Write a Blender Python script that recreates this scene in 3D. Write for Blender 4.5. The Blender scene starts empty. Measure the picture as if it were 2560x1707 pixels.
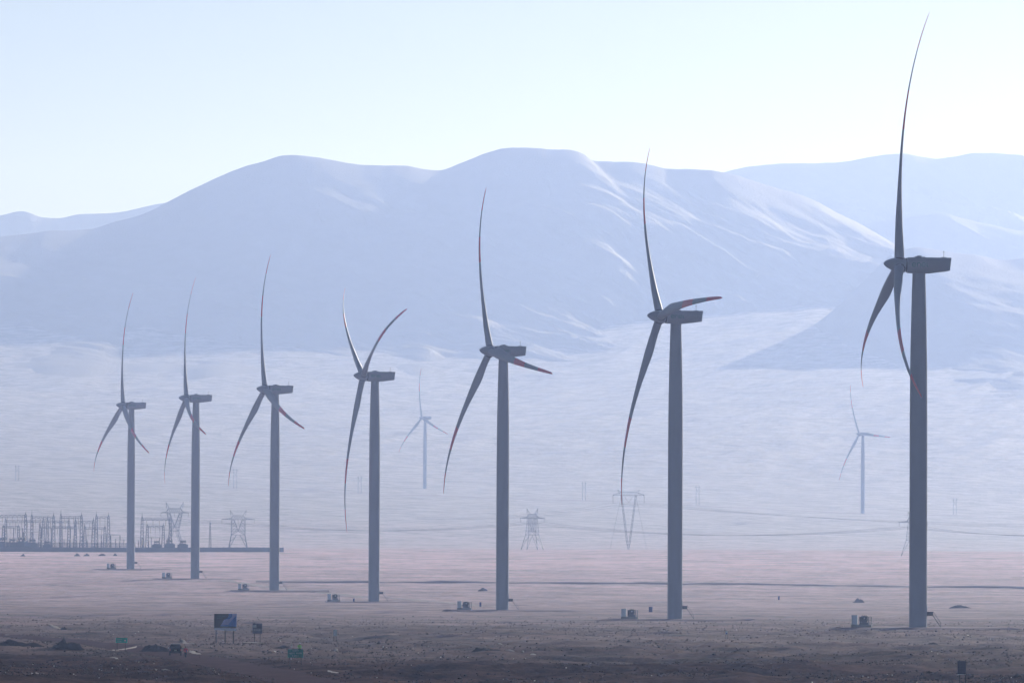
import bpy, bmesh, math, random
import numpy as np
from mathutils import Vector, Matrix, Euler
R = math.radians
sc = bpy.context.scene
col = sc.collection
rng = np.random.default_rng(11)
random.seed(5)

# ------------------------------------------------------------------ camera, sky, sun, exposure
W0, H0, F = 2560.0, 1707.0, 17040.0          # photograph size and focal length in its pixels
PITCH, ROLL = math.atan((1370 - H0 / 2) / F), R(0.25)
CAMR = Matrix.Rotation(R(90) + PITCH, 3, 'X') @ Matrix.Rotation(ROLL, 3, 'Z')
cam_d = bpy.data.cameras.new('camera')
cam = bpy.data.objects.new('camera', cam_d)
col.objects.link(cam)
cam.matrix_world = CAMR.to_4x4()
cam_d.sensor_fit = 'HORIZONTAL'
cam_d.sensor_width = 36.0
cam_d.lens = 36.0 * F / W0
cam_d.clip_start = 1.0
cam_d.clip_end = 60000.0
sc.camera = cam
SUN_AZ, SUN_EL = R(24.5), R(15.5)            # azimuth to the right of the viewing direction (+Y)
sun_dir = Vector((math.sin(SUN_AZ) * math.cos(SUN_EL), math.cos(SUN_AZ) * math.cos(SUN_EL), math.sin(SUN_EL)))
sd = bpy.data.lights.new('sun', 'SUN')
sd.energy = 5.0
sd.angle = R(0.53)
sd.color = (1.0, 0.965, 0.935)
sun = bpy.data.objects.new('sun', sd)
col.objects.link(sun)
sun.rotation_euler = sun_dir.to_track_quat('Z', 'Y').to_euler()
w = bpy.data.worlds.new('World')
sc.world = w
w.use_nodes = True
wn = w.node_tree
bg = wn.nodes['Background']
bg.inputs[1].default_value = 0.055
sky = wn.nodes.new('ShaderNodeTexSky')
sky.sky_type = 'NISHITA'
sky.sun_disc = False
sky.sun_elevation = SUN_EL
sky.sun_rotation = SUN_AZ
sky.altitude = 1500
sky.air_density = 0.9
sky.dust_density = 1.0
sky.ozone_density = 2.0
wn.links.new(sky.outputs[0], bg.inputs[0])
sc.view_settings.view_transform = 'Standard'
sc.view_settings.look = 'None'
sc.view_settings.exposure = -0.04
sc.view_settings.gamma = 1.0
sc.cycles.use_denoising = True
sc.cycles.max_bounces = 6
sc.cycles.volume_bounces = 1
sc.render.film_transparent = False


def unproject(px, py, d):
    """world point seen at photo pixel (px, py) on the plane y = d"""
    v = CAMR @ Vector(((px - W0 / 2) / F, -(py - H0 / 2) / F, -1.0))
    return v * (d / v.y)


# ------------------------------------------------------------------ helpers
def tag(o, label=None, cat=None, group=None, kind=None):
    if label: o['label'] = label
    if cat: o['category'] = cat
    if group: o['group'] = group
    if kind: o['kind'] = kind
    return o


def empty(name, loc=(0, 0, 0), rz=0.0, parent=None):
    o = bpy.data.objects.new(name, None)
    col.objects.link(o)
    o.empty_display_size = 0.5
    o.location = loc
    o.rotation_euler = (0, 0, rz)
    if parent: o.parent = parent
    return o


def copy_tree(o, parent=None):
    c = o.copy()
    col.objects.link(c)
    c.parent = parent
    for ch in list(o.children):
        copy_tree(ch, c)
    return c


BARK = 1.2


class MB:
    """collects simple shapes into one mesh"""
    def __init__(s):
        s.v, s.f, s.m = [], [], []

    def add(s, vs, fs, mi=0):
        n = len(s.v)
        s.v += [tuple(v) for v in vs]
        s.f += [[n + i for i in f] for f in fs]
        s.m += [mi] * len(fs)
        return s

    def box(s, c, d, mi=0, rz=0.0, taper=1.0):
        hx, hy, hz = d[0] / 2, d[1] / 2, d[2] / 2
        P = []
        for z, k in ((-hz, 1.0), (hz, taper)):
            for x, y in ((-hx, -hy), (hx, -hy), (hx, hy), (-hx, hy)):
                X, Y = x * k, y * k
                P.append((c[0] + X * math.cos(rz) - Y * math.sin(rz), c[1] + X * math.sin(rz) + Y * math.cos(rz), c[2] + z))
        return s.add(P, [(3, 2, 1, 0), (4, 5, 6, 7), (0, 1, 5, 4), (1, 2, 6, 5), (2, 3, 7, 6), (3, 0, 4, 7)], mi)

    def tube(s, p0, p1, r0, r1=None, n=8, mi=0, caps=True):
        r1 = r0 if r1 is None else r1
        p0, p1 = Vector(p0), Vector(p1)
        d = (p1 - p0)
        if d.length < 1e-6: return s
        d.normalize()
        u = d.orthogonal().normalized()
        v = d.cross(u)
        P = []
        for p, r in ((p0, r0), (p1, r1)):
            for k in range(n):
                a = 2 * math.pi * k / n + math.pi / 4
                P.append(p + (u * math.cos(a) + v * math.sin(a)) * r)
        fs = [(k, (k + 1) % n, n + (k + 1) % n, n + k) for k in range(n)]
        if caps: fs += [tuple(reversed(range(n))), tuple(range(n, 2 * n))]
        return s.add(P, fs, mi)

    def bar(s, p0, p1, t=0.12, mi=0):
        return s.tube(p0, p1, t / 2 * BARK, n=4, mi=mi, caps=False)

    def path(s, pts, r, n=6, mi=0):
        for a, b in zip(pts[:-1], pts[1:]):
            s.tube(a, b, r, n=n, mi=mi)
        return s

    def lathe(s, prof, n=32, mi=0, axis='Z', origin=(0, 0, 0)):
        P, fs = [], []
        for r, h in prof:
            for k in range(n):
                a = 2 * math.pi * k / n
                x, y = r * math.cos(a), r * math.sin(a)
                p = (x, y, h) if axis == 'Z' else ((h, x, y) if axis == 'X' else (x, h, y))
                P.append((p[0] + origin[0], p[1] + origin[1], p[2] + origin[2]))
        for i in range(len(prof) - 1):
            for k in range(n):
                fs.append((i * n + k, i * n + (k + 1) % n, (i + 1) * n + (k + 1) % n, (i + 1) * n + k))
        fs += [tuple(reversed(range(n))), tuple(range((len(prof) - 1) * n, len(prof) * n))]
        return s.add(P, fs, mi)

    def ellipsoid(s, c, r, nu=12, nv=8, mi=0):
        P, fs = [], []
        for j in range(nv + 1):
            t = math.pi * j / nv
            for k in range(nu):
                a = 2 * math.pi * k / nu
                P.append((c[0] + r[0] * math.sin(t) * math.cos(a), c[1] + r[1] * math.sin(t) * math.sin(a), c[2] + r[2] * math.cos(t)))
        for j in range(nv):
            for k in range(nu):
                fs.append((j * nu + k, (j + 1) * nu + k, (j + 1) * nu + (k + 1) % nu, j * nu + (k + 1) % nu))
        return s.add(P, fs, mi)

    def loft(s, rings, mi=0, closed_ends=True):
        n = len(rings[0])
        P = [p for r in rings for p in r]
        fs = []
        for i in range(len(rings) - 1):
            for k in range(n):
                fs.append((i * n + k, i * n + (k + 1) % n, (i + 1) * n + (k + 1) % n, (i + 1) * n + k))
        if closed_ends:
            fs += [tuple(reversed(range(n))), tuple(range((len(rings) - 1) * n, len(rings) * n))]
        return s.add(P, fs, mi)

    def prism(s, poly, y0, y1, mi=0):
        """polygon in XZ extruded along Y"""
        n = len(poly)
        P = [(x, y0, z) for x, z in poly] + [(x, y1, z) for x, z in poly]
        fs = [tuple(range(n)), tuple(reversed(range(n, 2 * n)))] + [(k, n + k, n + (k + 1) % n, (k + 1) % n) for k in range(n)]
        return s.add(P, fs, mi)

    def mesh(s, name, mats, smooth=False):
        me = bpy.data.meshes.new(name)
        me.from_pydata(s.v, [], s.f)
        for m in (mats if isinstance(mats, (list, tuple)) else [mats]): me.materials.append(m)
        me.polygons.foreach_set('material_index', s.m)
        bm = bmesh.new()
        bm.from_mesh(me)
        bmesh.ops.recalc_face_normals(bm, faces=bm.faces)
        bm.to_mesh(me)
        bm.free()
        if smooth:
            me.polygons.foreach_set('use_smooth', [True] * len(me.polygons))
            me.set_sharp_from_angle(angle=R(40))
        me.update()
        return me

    def build(s, name, mats, parent=None, loc=(0, 0, 0), rz=0.0, smooth=False):
        o = bpy.data.objects.new(name, s.mesh(name, mats, smooth))
        col.objects.link(o)
        o.location = loc
        o.rotation_euler = (0, 0, rz)
        if parent: o.parent = parent
        return o


def link_mesh(name, me, parent=None):
    o = bpy.data.objects.new(name, me)
    col.objects.link(o)
    if parent: o.parent = parent
    return o


def grid_mesh(name, X, Y, Z, mat, smooth=True):
    nr, nc = X.shape
    me = bpy.data.meshes.new(name)
    co = np.stack([X, Y, Z], -1).reshape(-1, 3).astype(np.float32)
    i = np.arange(nr * nc).reshape(nr, nc)
    q = np.stack([i[:-1, :-1], i[:-1, 1:], i[1:, 1:], i[1:, :-1]], -1).reshape(-1, 4).astype(np.int32)
    me.vertices.add(len(co)); me.vertices.foreach_set('co', co.ravel())
    me.loops.add(q.size); me.loops.foreach_set('vertex_index', q.ravel())
    me.polygons.add(len(q)); me.polygons.foreach_set('loop_start', np.arange(0, q.size, 4, dtype=np.int32))
    if smooth: me.polygons.foreach_set('use_smooth', np.ones(len(q), bool))
    me.materials.append(mat)
    me.update(calc_edges=True)
    return me


# ------------------------------------------------------------------ materials
def mat(name, c, rough=0.6, metal=0.0, var=0.12, scale=1.5, spec=0.4, detail=4.0, bump=0.0, bscale=None):
    m = bpy.data.materials.new(name)
    m.use_nodes = True
    t = m.node_tree
    b = t.nodes['Principled BSDF']
    b.inputs['Roughness'].default_value = rough
    b.inputs['Metallic'].default_value = metal
    b.inputs['Specular IOR Level'].default_value = spec
    tc = t.nodes.new('ShaderNodeTexCoord')
    nz = t.nodes.new('ShaderNodeTexNoise')
    nz.inputs['Scale'].default_value = scale
    nz.inputs['Detail'].default_value = detail
    t.links.new(tc.outputs['Object'], nz.inputs['Vector'])
    mx = t.nodes.new('ShaderNodeMix')
    mx.data_type = 'RGBA'
    mx.inputs[6].default_value = [x * (1 - var) for x in c] + [1]
    mx.inputs[7].default_value = [min(1, x * (1 + var)) for x in c] + [1]
    t.links.new(nz.outputs['Fac'], mx.inputs[0])
    t.links.new(mx.outputs[2], b.inputs['Base Color'])
    if bump:
        n2 = t.nodes.new('ShaderNodeTexNoise')
        n2.inputs['Scale'].default_value = bscale or scale * 4
        n2.inputs['Detail'].default_value = 6
        t.links.new(tc.outputs['Object'], n2.inputs['Vector'])
        bp = t.nodes.new('ShaderNodeBump')
        bp.inputs['Strength'].default_value = 1.0
        bp.inputs['Distance'].default_value = bump
        t.links.new(n2.outputs['Fac'], bp.inputs['Height'])
        t.links.new(bp.outputs[0], b.inputs['Normal'])
    return m


def ground_material(name, near, mid, far, y_near, y_far, bump=0.25, contrast=1.0):
    """desert gravel: noise patches at several scales; base colour painted as a depth gradient from near through mid to far"""
    m = bpy.data.materials.new(name)
    m.use_nodes = True
    t = m.node_tree
    L = t.links.new
    b = t.nodes['Principled BSDF']
    b.inputs['Roughness'].default_value = 0.75
    b.inputs['Specular IOR Level'].default_value = 0.4
    tc = t.nodes.new('ShaderNodeTexCoord')
    P = tc.outputs['Object']

    def noise(scale, detail=5.0, rough=0.55, vec=P):
        n = t.nodes.new('ShaderNodeTexNoise')
        n.inputs['Scale'].default_value = scale
        n.inputs['Detail'].default_value = detail
        n.inputs['Roughness'].default_value = rough
        L(vec, n.inputs['Vector'])
        return n.outputs['Fac']

    def math_(op, a, bb=None, clamp=False):
        n = t.nodes.new('ShaderNodeMath')
        n.operation = op
        n.use_clamp = clamp
        for i, x in enumerate((a, bb)):
            if x is None: continue
            if isinstance(x, (int, float)): n.inputs[i].default_value = x
            else: L(x, n.inputs[i])
        return n.outputs[0]

    def mix(f, a, bb):
        n = t.nodes.new('ShaderNodeMix')
        n.data_type = 'RGBA'
        for i, x in ((0, f), (6, a), (7, bb)):
            if isinstance(x, (int, float)): n.inputs[i].default_value = x
            elif isinstance(x, tuple): n.inputs[i].default_value = (*x, 1)
            else: L(x, n.inputs[i])
        return n.outputs[2]

    def ramp(x, lo, hi):
        n = t.nodes.new('ShaderNodeMapRange')
        n.inputs[1].default_value = lo
        n.inputs[2].default_value = hi
        L(x, n.inputs[0])
        return n.outputs[0]

    sep = t.nodes.new('ShaderNodeSeparateXYZ')
    L(P, sep.inputs[0])
    big, med, fine, grit = noise(0.006), noise(0.035), noise(0.22, 6), noise(1.6, 6, 0.7)
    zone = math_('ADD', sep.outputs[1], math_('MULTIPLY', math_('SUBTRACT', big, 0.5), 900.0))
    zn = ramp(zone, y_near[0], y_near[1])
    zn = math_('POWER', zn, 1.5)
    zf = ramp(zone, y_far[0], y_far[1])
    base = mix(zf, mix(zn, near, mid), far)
    k = math_('ADD', math_('MULTIPLY', ramp(med, 0.36, 0.64), 0.80), math_('MULTIPLY', ramp(fine, 0.34, 0.66), 0.75))
    k = math_('ADD', k, math_('MULTIPLY', ramp(grit, 0.3, 0.7), 0.70))
    k = math_('ADD', math_('MULTIPLY', math_('SUBTRACT', k, 1.12), contrast), 1.0)
    k = math_('MAXIMUM', k, 0.12)
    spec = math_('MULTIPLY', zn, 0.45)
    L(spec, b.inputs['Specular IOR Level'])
    hsv = t.nodes.new('ShaderNodeVectorMath')
    hsv.operation = 'SCALE'
    L(base, hsv.inputs[0])
    L(k, hsv.inputs['Scale'])
    L(hsv.outputs[0], b.inputs['Base Color'])
    h = math_('ADD', math_('MULTIPLY', grit, 0.6), math_('MULTIPLY', fine, 3.0))
    bp = t.nodes.new('ShaderNodeBump')
    bp.inputs['Strength'].default_value = 1.0
    bp.inputs['Distance'].default_value = bump
    L(h, bp.inputs['Height'])
    L(bp.outputs[0], b.inputs['Normal'])
    return m


M = dict(
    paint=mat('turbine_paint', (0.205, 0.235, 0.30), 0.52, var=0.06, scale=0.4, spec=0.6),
    red=mat('red_band_paint', (0.72, 0.03, 0.05), 0.45, var=0.1),
    seam=mat('dark_seal', (0.05, 0.05, 0.06), 0.7),
    green_logo=mat('green_lettering', (0.02, 0.16, 0.12), 0.5),
    concrete=mat('concrete', (0.24, 0.23, 0.22), 0.9, bump=0.02),
    cabinet=mat('cabinet_paint', (0.62, 0.68, 0.76), 0.5),
    dark_green=mat('transformer_green', (0.02, 0.035, 0.035), 0.5),
    steel=mat('galvanised_steel', (0.09, 0.10, 0.115), 0.5, metal=0.4),
    dsteel=mat('dark_steel', (0.025, 0.03, 0.034), 0.55, metal=0.2),
    insul=mat('insulator', (0.10, 0.06, 0.05), 0.4),
    blue=mat('blue_plastic', (0.02, 0.05, 0.30), 0.5),
    white=mat('white_paint', (0.86, 0.86, 0.87), 0.5),
    black=mat('black_paint', (0.010, 0.012, 0.014), 0.25),
    glass=mat('dark_glass', (0.010, 0.014, 0.018), 0.08, spec=0.6),
    rubber=mat('tyre_rubber', (0.015, 0.015, 0.015), 0.9),
    alu=mat('alloy', (0.35, 0.35, 0.36), 0.35, metal=0.8),
    tail=mat('tail_light_red', (0.25, 0.01, 0.01), 0.3),
    sign_green=mat('sign_green', (0.0, 0.27, 0.19), 0.5),
    sign_white=mat('sign_white', (0.55, 0.60, 0.60), 0.6),
    sign_navy=mat('sign_navy', (0.010, 0.012, 0.05), 0.5),
    board_dark=mat('board_dark_green', (0.004, 0.020, 0.020), 0.5, var=0.5, scale=1.2),
    board_blue=mat('board_blue', (0.04, 0.20, 0.62), 0.5, var=0.45, scale=1.4),
    board_pale=mat('board_pale_blue', (0.45, 0.48, 0.92), 0.5, var=0.35, scale=2.0),
    board_strip=mat('board_white_strip', (0.85, 0.86, 0.95), 0.6, var=0.08),
    board_grey=mat('board_grey', (0.18, 0.18, 0.22), 0.6),
    wood=mat('dark_post', (0.03, 0.026, 0.025), 0.8),
    skin=mat('skin', (0.30, 0.17, 0.11), 0.6),
    vest_red=mat('red_vest', (0.80, 0.07, 0.11), 0.8),
    vest_purple=mat('purple_jacket', (0.16, 0.08, 0.22), 0.8),
    vest_lime=mat('lime_vest', (0.32, 0.88, 0.05), 0.7),
    cloth_navy=mat('navy_cloth', (0.02, 0.02, 0.06), 0.9),
    cloth_black=mat('black_cloth', (0.012, 0.012, 0.016), 0.9),
    hair=mat('dark_hair', (0.010, 0.009, 0.009), 0.7),
    wire=mat('conductor', (0.06, 0.06, 0.07), 0.5, metal=0.3),
    wall=mat('grey_wall', (0.085, 0.085, 0.10), 0.9, var=0.2, scale=0.3),
    stone=mat('dark_stone', (0.085, 0.062, 0.058), 0.9, spec=0.02, var=0.5, scale=0.8),
    glint=mat('glint_stone', (0.62, 0.58, 0.54), 0.28, var=0.2, scale=0.8, spec=0.6),  # pale colour and gloss stand in for sun glints on stones
    mound=mat('dark_spoil_earth', (0.060, 0.048, 0.045), 0.95, spec=0.0, var=0.35, scale=0.5, bump=0.25, bscale=2.0),
    pad=mat('compacted_gravel', (0.24, 0.17, 0.18), 0.95, spec=0.1, var=0.3, scale=0.25, bump=0.1, bscale=1.5),
    road=mat('dirt_road', (0.092, 0.062, 0.064), 0.95, var=0.45, scale=0.25, spec=0.0, bump=0.10, bscale=1.5),
    bank=mat('earth_bank', (0.22, 0.16, 0.17), 0.95, var=0.3, scale=0.2),
)
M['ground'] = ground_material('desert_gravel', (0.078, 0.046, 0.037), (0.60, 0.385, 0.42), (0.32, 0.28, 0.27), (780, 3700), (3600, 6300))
M['hill'] = ground_material('hill_rock', (0.24, 0.21, 0.20), (0.24, 0.21, 0.20), (0.26, 0.225, 0.21), (1, 2), (9000, 13000), bump=1.0, contrast=0.12)

# ------------------------------------------------------------------ terrain
def hash2(ix, iy, seed):
    h = (ix.astype(np.int64) * 374761393 + iy.astype(np.int64) * 668265263 + seed * 974711) & 0xFFFFFFFF
    h = ((h ^ (h >> 13)) * 1274126177) & 0xFFFFFFFF
    h = (h ^ (h >> 16)) & 0xFFFFFFFF
    return h / 4294967295.0


def vnoise(x, y, seed=0):
    x, y = np.asarray(x, float), np.asarray(y, float)
    ix, iy = np.floor(x), np.floor(y)
    fx, fy = x - ix, y - iy
    fx, fy = fx * fx * fx * (fx * (fx * 6 - 15) + 10), fy * fy * fy * (fy * (fy * 6 - 15) + 10)
    a, b = hash2(ix, iy, seed), hash2(ix + 1, iy, seed)
    c, d = hash2(ix, iy + 1, seed), hash2(ix + 1, iy + 1, seed)
    return (a * (1 - fx) + b * fx) * (1 - fy) + (c * (1 - fx) + d * fx) * fy - 0.5


def fbm(x, y, oct=4, seed=0, gain=0.5):
    s, a = 0, 1.0
    for o in range(oct):
        s = s + a * vnoise(x * 2 ** o + 17.3 * o, y * 2 ** o - 9.1 * o, seed + o)
        a *= gain
    return s


def ridged(x, y, oct=4, seed=0):
    s, a = 0, 1.0
    for o in range(oct):
        s = s + a * (1 - np.abs(2 * vnoise(x * 2 ** o + 7.7 * o, y * 2 ** o + 3.3 * o, seed + o)) * 2)
        a *= 0.5
    return s


def pchip(xs, ys):
    xs, ys = np.array(xs, float), np.array(ys, float)
    h, dl = np.diff(xs), np.diff(ys) / np.diff(xs)
    m = np.zeros(len(xs))
    m[0], m[-1] = dl[0], dl[-1]
    for i in range(1, len(xs) - 1):
        if dl[i - 1] * dl[i] > 0:
            w1, w2 = 2 * h[i] + h[i - 1], h[i] + 2 * h[i - 1]
            m[i] = (w1 + w2) / (w1 / dl[i - 1] + w2 / dl[i])

    def f(x):
        x = np.clip(np.asarray(x, float), xs[0], xs[-1])
        i = np.clip(np.searchsorted(xs, x) - 1, 0, len(xs) - 2)
        t = (x - xs[i]) / h[i]
        return ((1 + 2 * t) * (1 - t) ** 2 * ys[i] + t * (1 - t) ** 2 * h[i] * m[i] + t * t * (3 - 2 * t) * ys[i + 1] + t * t * (t - 1) * h[i] * m[i + 1])
    return f


# turbines: tower foot in photo pixels, hub height in pixels, yaw, blade azimuth (fitted to the photo)
TURB = [
    ('T7', (2295, 1567), 904.5, 4.7, 2.7), ('T6', (1687, 1546), 754.0, 13.9, -33.2), ('T5', (1255.6, 1523.4), 645.1, 19.7, -21.6),
    ('T4', (934.7, 1502.5), 561.7, 14.9, -53.5), ('T3', (685.7, 1474.8), 501.0, 19.4, -12.9), ('T2', (487.6, 1445.4), 449.4, 12.5, -12.6),
    ('T1', (326.5, 1421.4), 407.4, 19.0, -4.8), ('F1', (1062, 1227.9), 183.2, 33.9, -11.0), ('F2', (2156.6, 1282.6), 197.6, 30.8, -25.9)]
HUB = 80.0
TB = {}
for n, (bx, by), hp, yaw, az in TURB:
    d = HUB * F / hp
    TB[n] = (unproject(bx, by, d), yaw, az)
PAD_H = 0.5
prof = [(-600, -14), (-120, -6), (0, -1.75), (60, -3.6), (150, -8), (300, -13.5), (500, -15.6), (800, -16.0), (1000, -16.4), (1250, -17.2)]
prof += [(TB[n][0].y, TB[n][0].z - PAD_H) for n in ('T7', 'T6', 'T5', 'T4', 'T3', 'T2', 'T1')]
prof += [(4000, -3.2), (4450, -0.6), (4800, -1.5), (5500, 4.5), (6000, 17), (6500, 31), (7000, 46), (7441, 61), (8000, 88), (9000, 150), (9800, 197), (10500, 250), (11000, 303), (11300, 342), (11600, 380), (12000, 410), (18000, 410)]
z0 = pchip(*zip(*prof))
cross = pchip([0, 4600, 6800, 7600, 9000, 11000, 18000], [0, 0, -0.040, -0.040, -0.015, 0, 0])
road_px = [(930, 1790), (800, 1716), (705, 1690), (590, 1666), (480, 1645), (380, 1629), (300, 1617), (235, 1608), (150, 1600), (60, 1592), (-60, 1583)]


def zsmooth(x, y):
    k = np.clip((y - 8300) / 2300, 0, 1)
    return z0(y) + cross(y) * np.clip(x, -1500, 1500) + 0.055 * np.clip(x, 0, 900) * k * k * (3 - 2 * k)


def ground_hit(px, py, fn, y0=620.0, y1=11000.0):
    v = unproject(px, py, 1.0)
    ys = np.linspace(y0, y1, 5200)
    dz = v.z * ys - fn(v.x * ys, ys)
    i = int(np.argmax(dz < 0))
    a, b = (ys[i - 1], ys[i]) if i > 0 else (ys[0], ys[0])
    for _ in range(30):
        c = (a + b) / 2
        if v.z * c - float(fn(np.array(v.x * c), np.array(c))) < 0: b = c
        else: a = c
    return np.array((v.x * b, b))


road_c = np.array([ground_hit(px, py, zsmooth) for px, py in road_px])
# dense road centreline
_t = np.concatenate([[0], np.cumsum(np.hypot(*np.diff(road_c, axis=0).T))])
_tt = np.arange(0, _t[-1], 2.0)
road_l = np.stack([pchip(_t, road_c[:, 0])(_tt), pchip(_t, road_c[:, 1])(_tt)], 1)


def road_dist(x, y):
    x, y = np.asarray(x, float), np.asarray(y, float)
    out = np.full(x.shape, 1e3)
    sel = (y < 1400) & (x < 60) & (y > 500)
    if sel.any():
        xs, ys = x[sel], y[sel]
        best = np.full(xs.shape, 1e6)
        for p in road_l[::4]:
            best = np.minimum(best, (xs - p[0]) ** 2 + (ys - p[1]) ** 2)
        out[sel] = np.sqrt(best)
    return out


def relief(x, y):
    near = np.clip((1750 - y) / 600, 0, 1)
    far = np.clip((4300 - y) / 1200, 0, 1)
    a = 1.0 * fbm(x / 70, y / 70, 3, 3) * (0.55 + 0.55 * near)
    a = a + near * 0.95 * np.clip(ridged(x / 60 + 0.4 * fbm(x / 40, y / 40, 2, 62), y / 24, 3, 61) - 0.72, 0, 2)
    a = a + (0.45 * far + 0.55 * near) * fbm(x / 17, y / 26, 3, 8) + near * 0.42 * fbm(x / 4.5, y / 6.0, 3, 13)
    a = a + np.clip((y - 4600) / 2000, 0, 1) * (3.0 * fbm(x / 120, y / 240, 5, 21)) * np.clip((y - 4600) / 4000, 0.15, 1)
    a = a + np.clip((y - 7600) / 1400, 0, 1) * 2.4 * (ridged((x - 0.25 * y) / 110, y / 420, 5, 31) - 1.0)
    return a


# level ground was cleared round the signs, the car and the people
CLEAR = [ground_hit(px, py, zsmooth) for px, py in [(438, 1638), (464, 1643), (749, 1634), (727.5, 1648), (738, 1669), (304, 1627), (563, 1606), (643, 1606), (838, 1600), (1816, 1598), (958, 1627)]] + [np.array((52.0, 800.0))]


def terrain(x, y):
    x, y = np.asarray(x, float), np.asarray(y, float)
    k = np.clip((road_dist(x, y) - 5.0) / 6.0, 0, 1)
    for c in CLEAR:
        dy = y - c[1]
        k = k * (1 - 0.85 * np.exp(-((x - c[0]) / 7.0) ** 2 - (dy / np.where(dy > 0, 12.0, 75.0)) ** 2))
    b = np.exp(-((road_dist(x, y) - 8.5) / 2.0) ** 2)           # graded windrow of earth along both road edges
    return zsmooth(x, y) + relief(x, y) * k + 0.45 * b * (0.6 + 0.9 * vnoise(x / 9, y / 9, 77))


rows = [-450.0]
while rows[-1] < 16800:
    y = rows[-1]
    rows.append(y + (40 if y < 600 else (max(1.1, 0.0019 * y) if y < 11500 else 250)))
rows = np.array(rows)
tin = np.linspace(-0.088, 0.088, 380)
X, Y = [], []
wv = np.maximum(rows, 0) + 150
inner = np.outer(wv, tin)
kk = (np.arange(1, 13) / 12.0) ** 2.2
right = inner[:, -1:] + (5400 - inner[:, -1:]) * kk
left = inner[:, :1] + (-5400 - inner[:, :1]) * kk[::-1]
GX = np.concatenate([left, inner, right], 1)
GY = np.repeat(rows[:, None], GX.shape[1], 1)
GZ = terrain(GX, GY)
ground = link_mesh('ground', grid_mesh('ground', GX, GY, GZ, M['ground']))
tag(ground, 'dark gravelly desert plain rising gently to the hills', 'ground', kind='structure')


def tz(x, y):
    return float(terrain(np.array([x]), np.array([y]))[0])


def at_px(px, py):
    p = ground_hit(px, py, zsmooth)
    return Vector((p[0], p[1], tz(p[0], p[1])))


def ribbon(name, line, width, mat_, lift=0.06, crown=0.0, nw=7, seed=0, taper=False):
    L_ = np.asarray(line)
    t = np.gradient(L_, axis=0)
    t /= np.linalg.norm(t, axis=1)[:, None] + 1e-9
    nrm = np.stack([-t[:, 1], t[:, 0]], 1)
    s = np.linspace(-1, 1, nw)
    ar = np.arange(len(L_))
    wob = 1 + 0.35 * vnoise(ar / 9.0, np.zeros(len(L_)) + seed, 40 + seed) + 0.3 * vnoise(ar / 2.3, np.zeros(len(L_)) + seed, 44 + seed)
    hw = width / 2 * wob
    if taper: hw = hw * np.sin(np.pi * (ar + 0.5) / len(L_)) ** 0.6 * (1 + 0.9 * vnoise(ar / 4.0, ar * 0 + seed, 47 + seed))
    X_ = L_[:, :1] + nrm[:, :1] * hw[:, None] * s
    Y_ = L_[:, 1:] + nrm[:, 1:] * hw[:, None] * s
    prof_ = crown * np.clip(1 - np.abs(s) ** 1.5, 0, 1)
    jit = 1 + (0.8 * vnoise(X_ / 25, Y_ / 25, 50 + seed) + 0.7 * vnoise(X_ / 7, Y_ / 7, 55 + seed) if crown > 0.3 else 0)
    Z_ = terrain(X_, Y_) + prof_ * jit + (lift if crown <= 0.3 else -0.05)
    if nw > 10:                                    # wheel ruts
        off_ = s * width / 2
        Z_ = Z_ - 0.10 * sum(np.exp(-((off_ - q) / 0.45) ** 2) for q in (-1.9, -0.4, 1.2, 2.7)) + 0.05 * fbm(X_ / 3, Y_ / 5, 3, 71)
    o = link_mesh(name, grid_mesh(name, X_, Y_, Z_, mat_))
    return o


def px_line(pts, step):
    c = np.array([ground_hit(px, py, zsmooth) for px, py in pts])
    t = np.concatenate([[0], np.cumsum(np.hypot(*np.diff(c, axis=0).T))])
    tt = np.arange(0, t[-1], step)
    return np.stack([pchip(t, c[:, 0])(tt), pchip(t, c[:, 1])(tt)], 1)


road = ribbon('dirt_road', road_l, 8.6, M['road'], 0.07, 0.05, 13, 1)
tag(road, 'graded dirt road curving past the parked car', 'road', kind='structure')
bankA = ribbon('earth_bank', px_line([(640, 1456), (1000, 1457.5), (1400, 1459), (1800, 1461), (2250, 1465.5), (2620, 1471)], 8), 7.0, M['bank'], 0, 0.72, 7, 2)
tag(bankA, 'long low earth bank drawn across the plain behind the turbines', 'earth bank', kind='structure')
track = ribbon('far_track', px_line([(-60, 1196), (300, 1210), (900, 1233), (1460, 1252), (2000, 1276), (2620, 1298)], 20), 14.0, M['bank'], 0.3, 0.0, 3, 3)
tag(track, 'faint vehicle track under the far poles', 'track', kind='structure')
acc = ribbon('access_track', px_line([(560, 1452), (640, 1462), (760, 1478), (900, 1490), (1010, 1497), (1130, 1508), (1250, 1518)], 6), 6.0, M['bank'], 0.10, 0.05, 5, 4)
tag(acc, 'gravel access track linking the turbine pads', 'track', kind='structure')

# ------------------------------------------------------------------ hills
def d2(pts):                                  # silhouettes were read off the 2352 px wide view
    return [(x * 1.0884, y * 1.0884) for x, y in pts]


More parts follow.
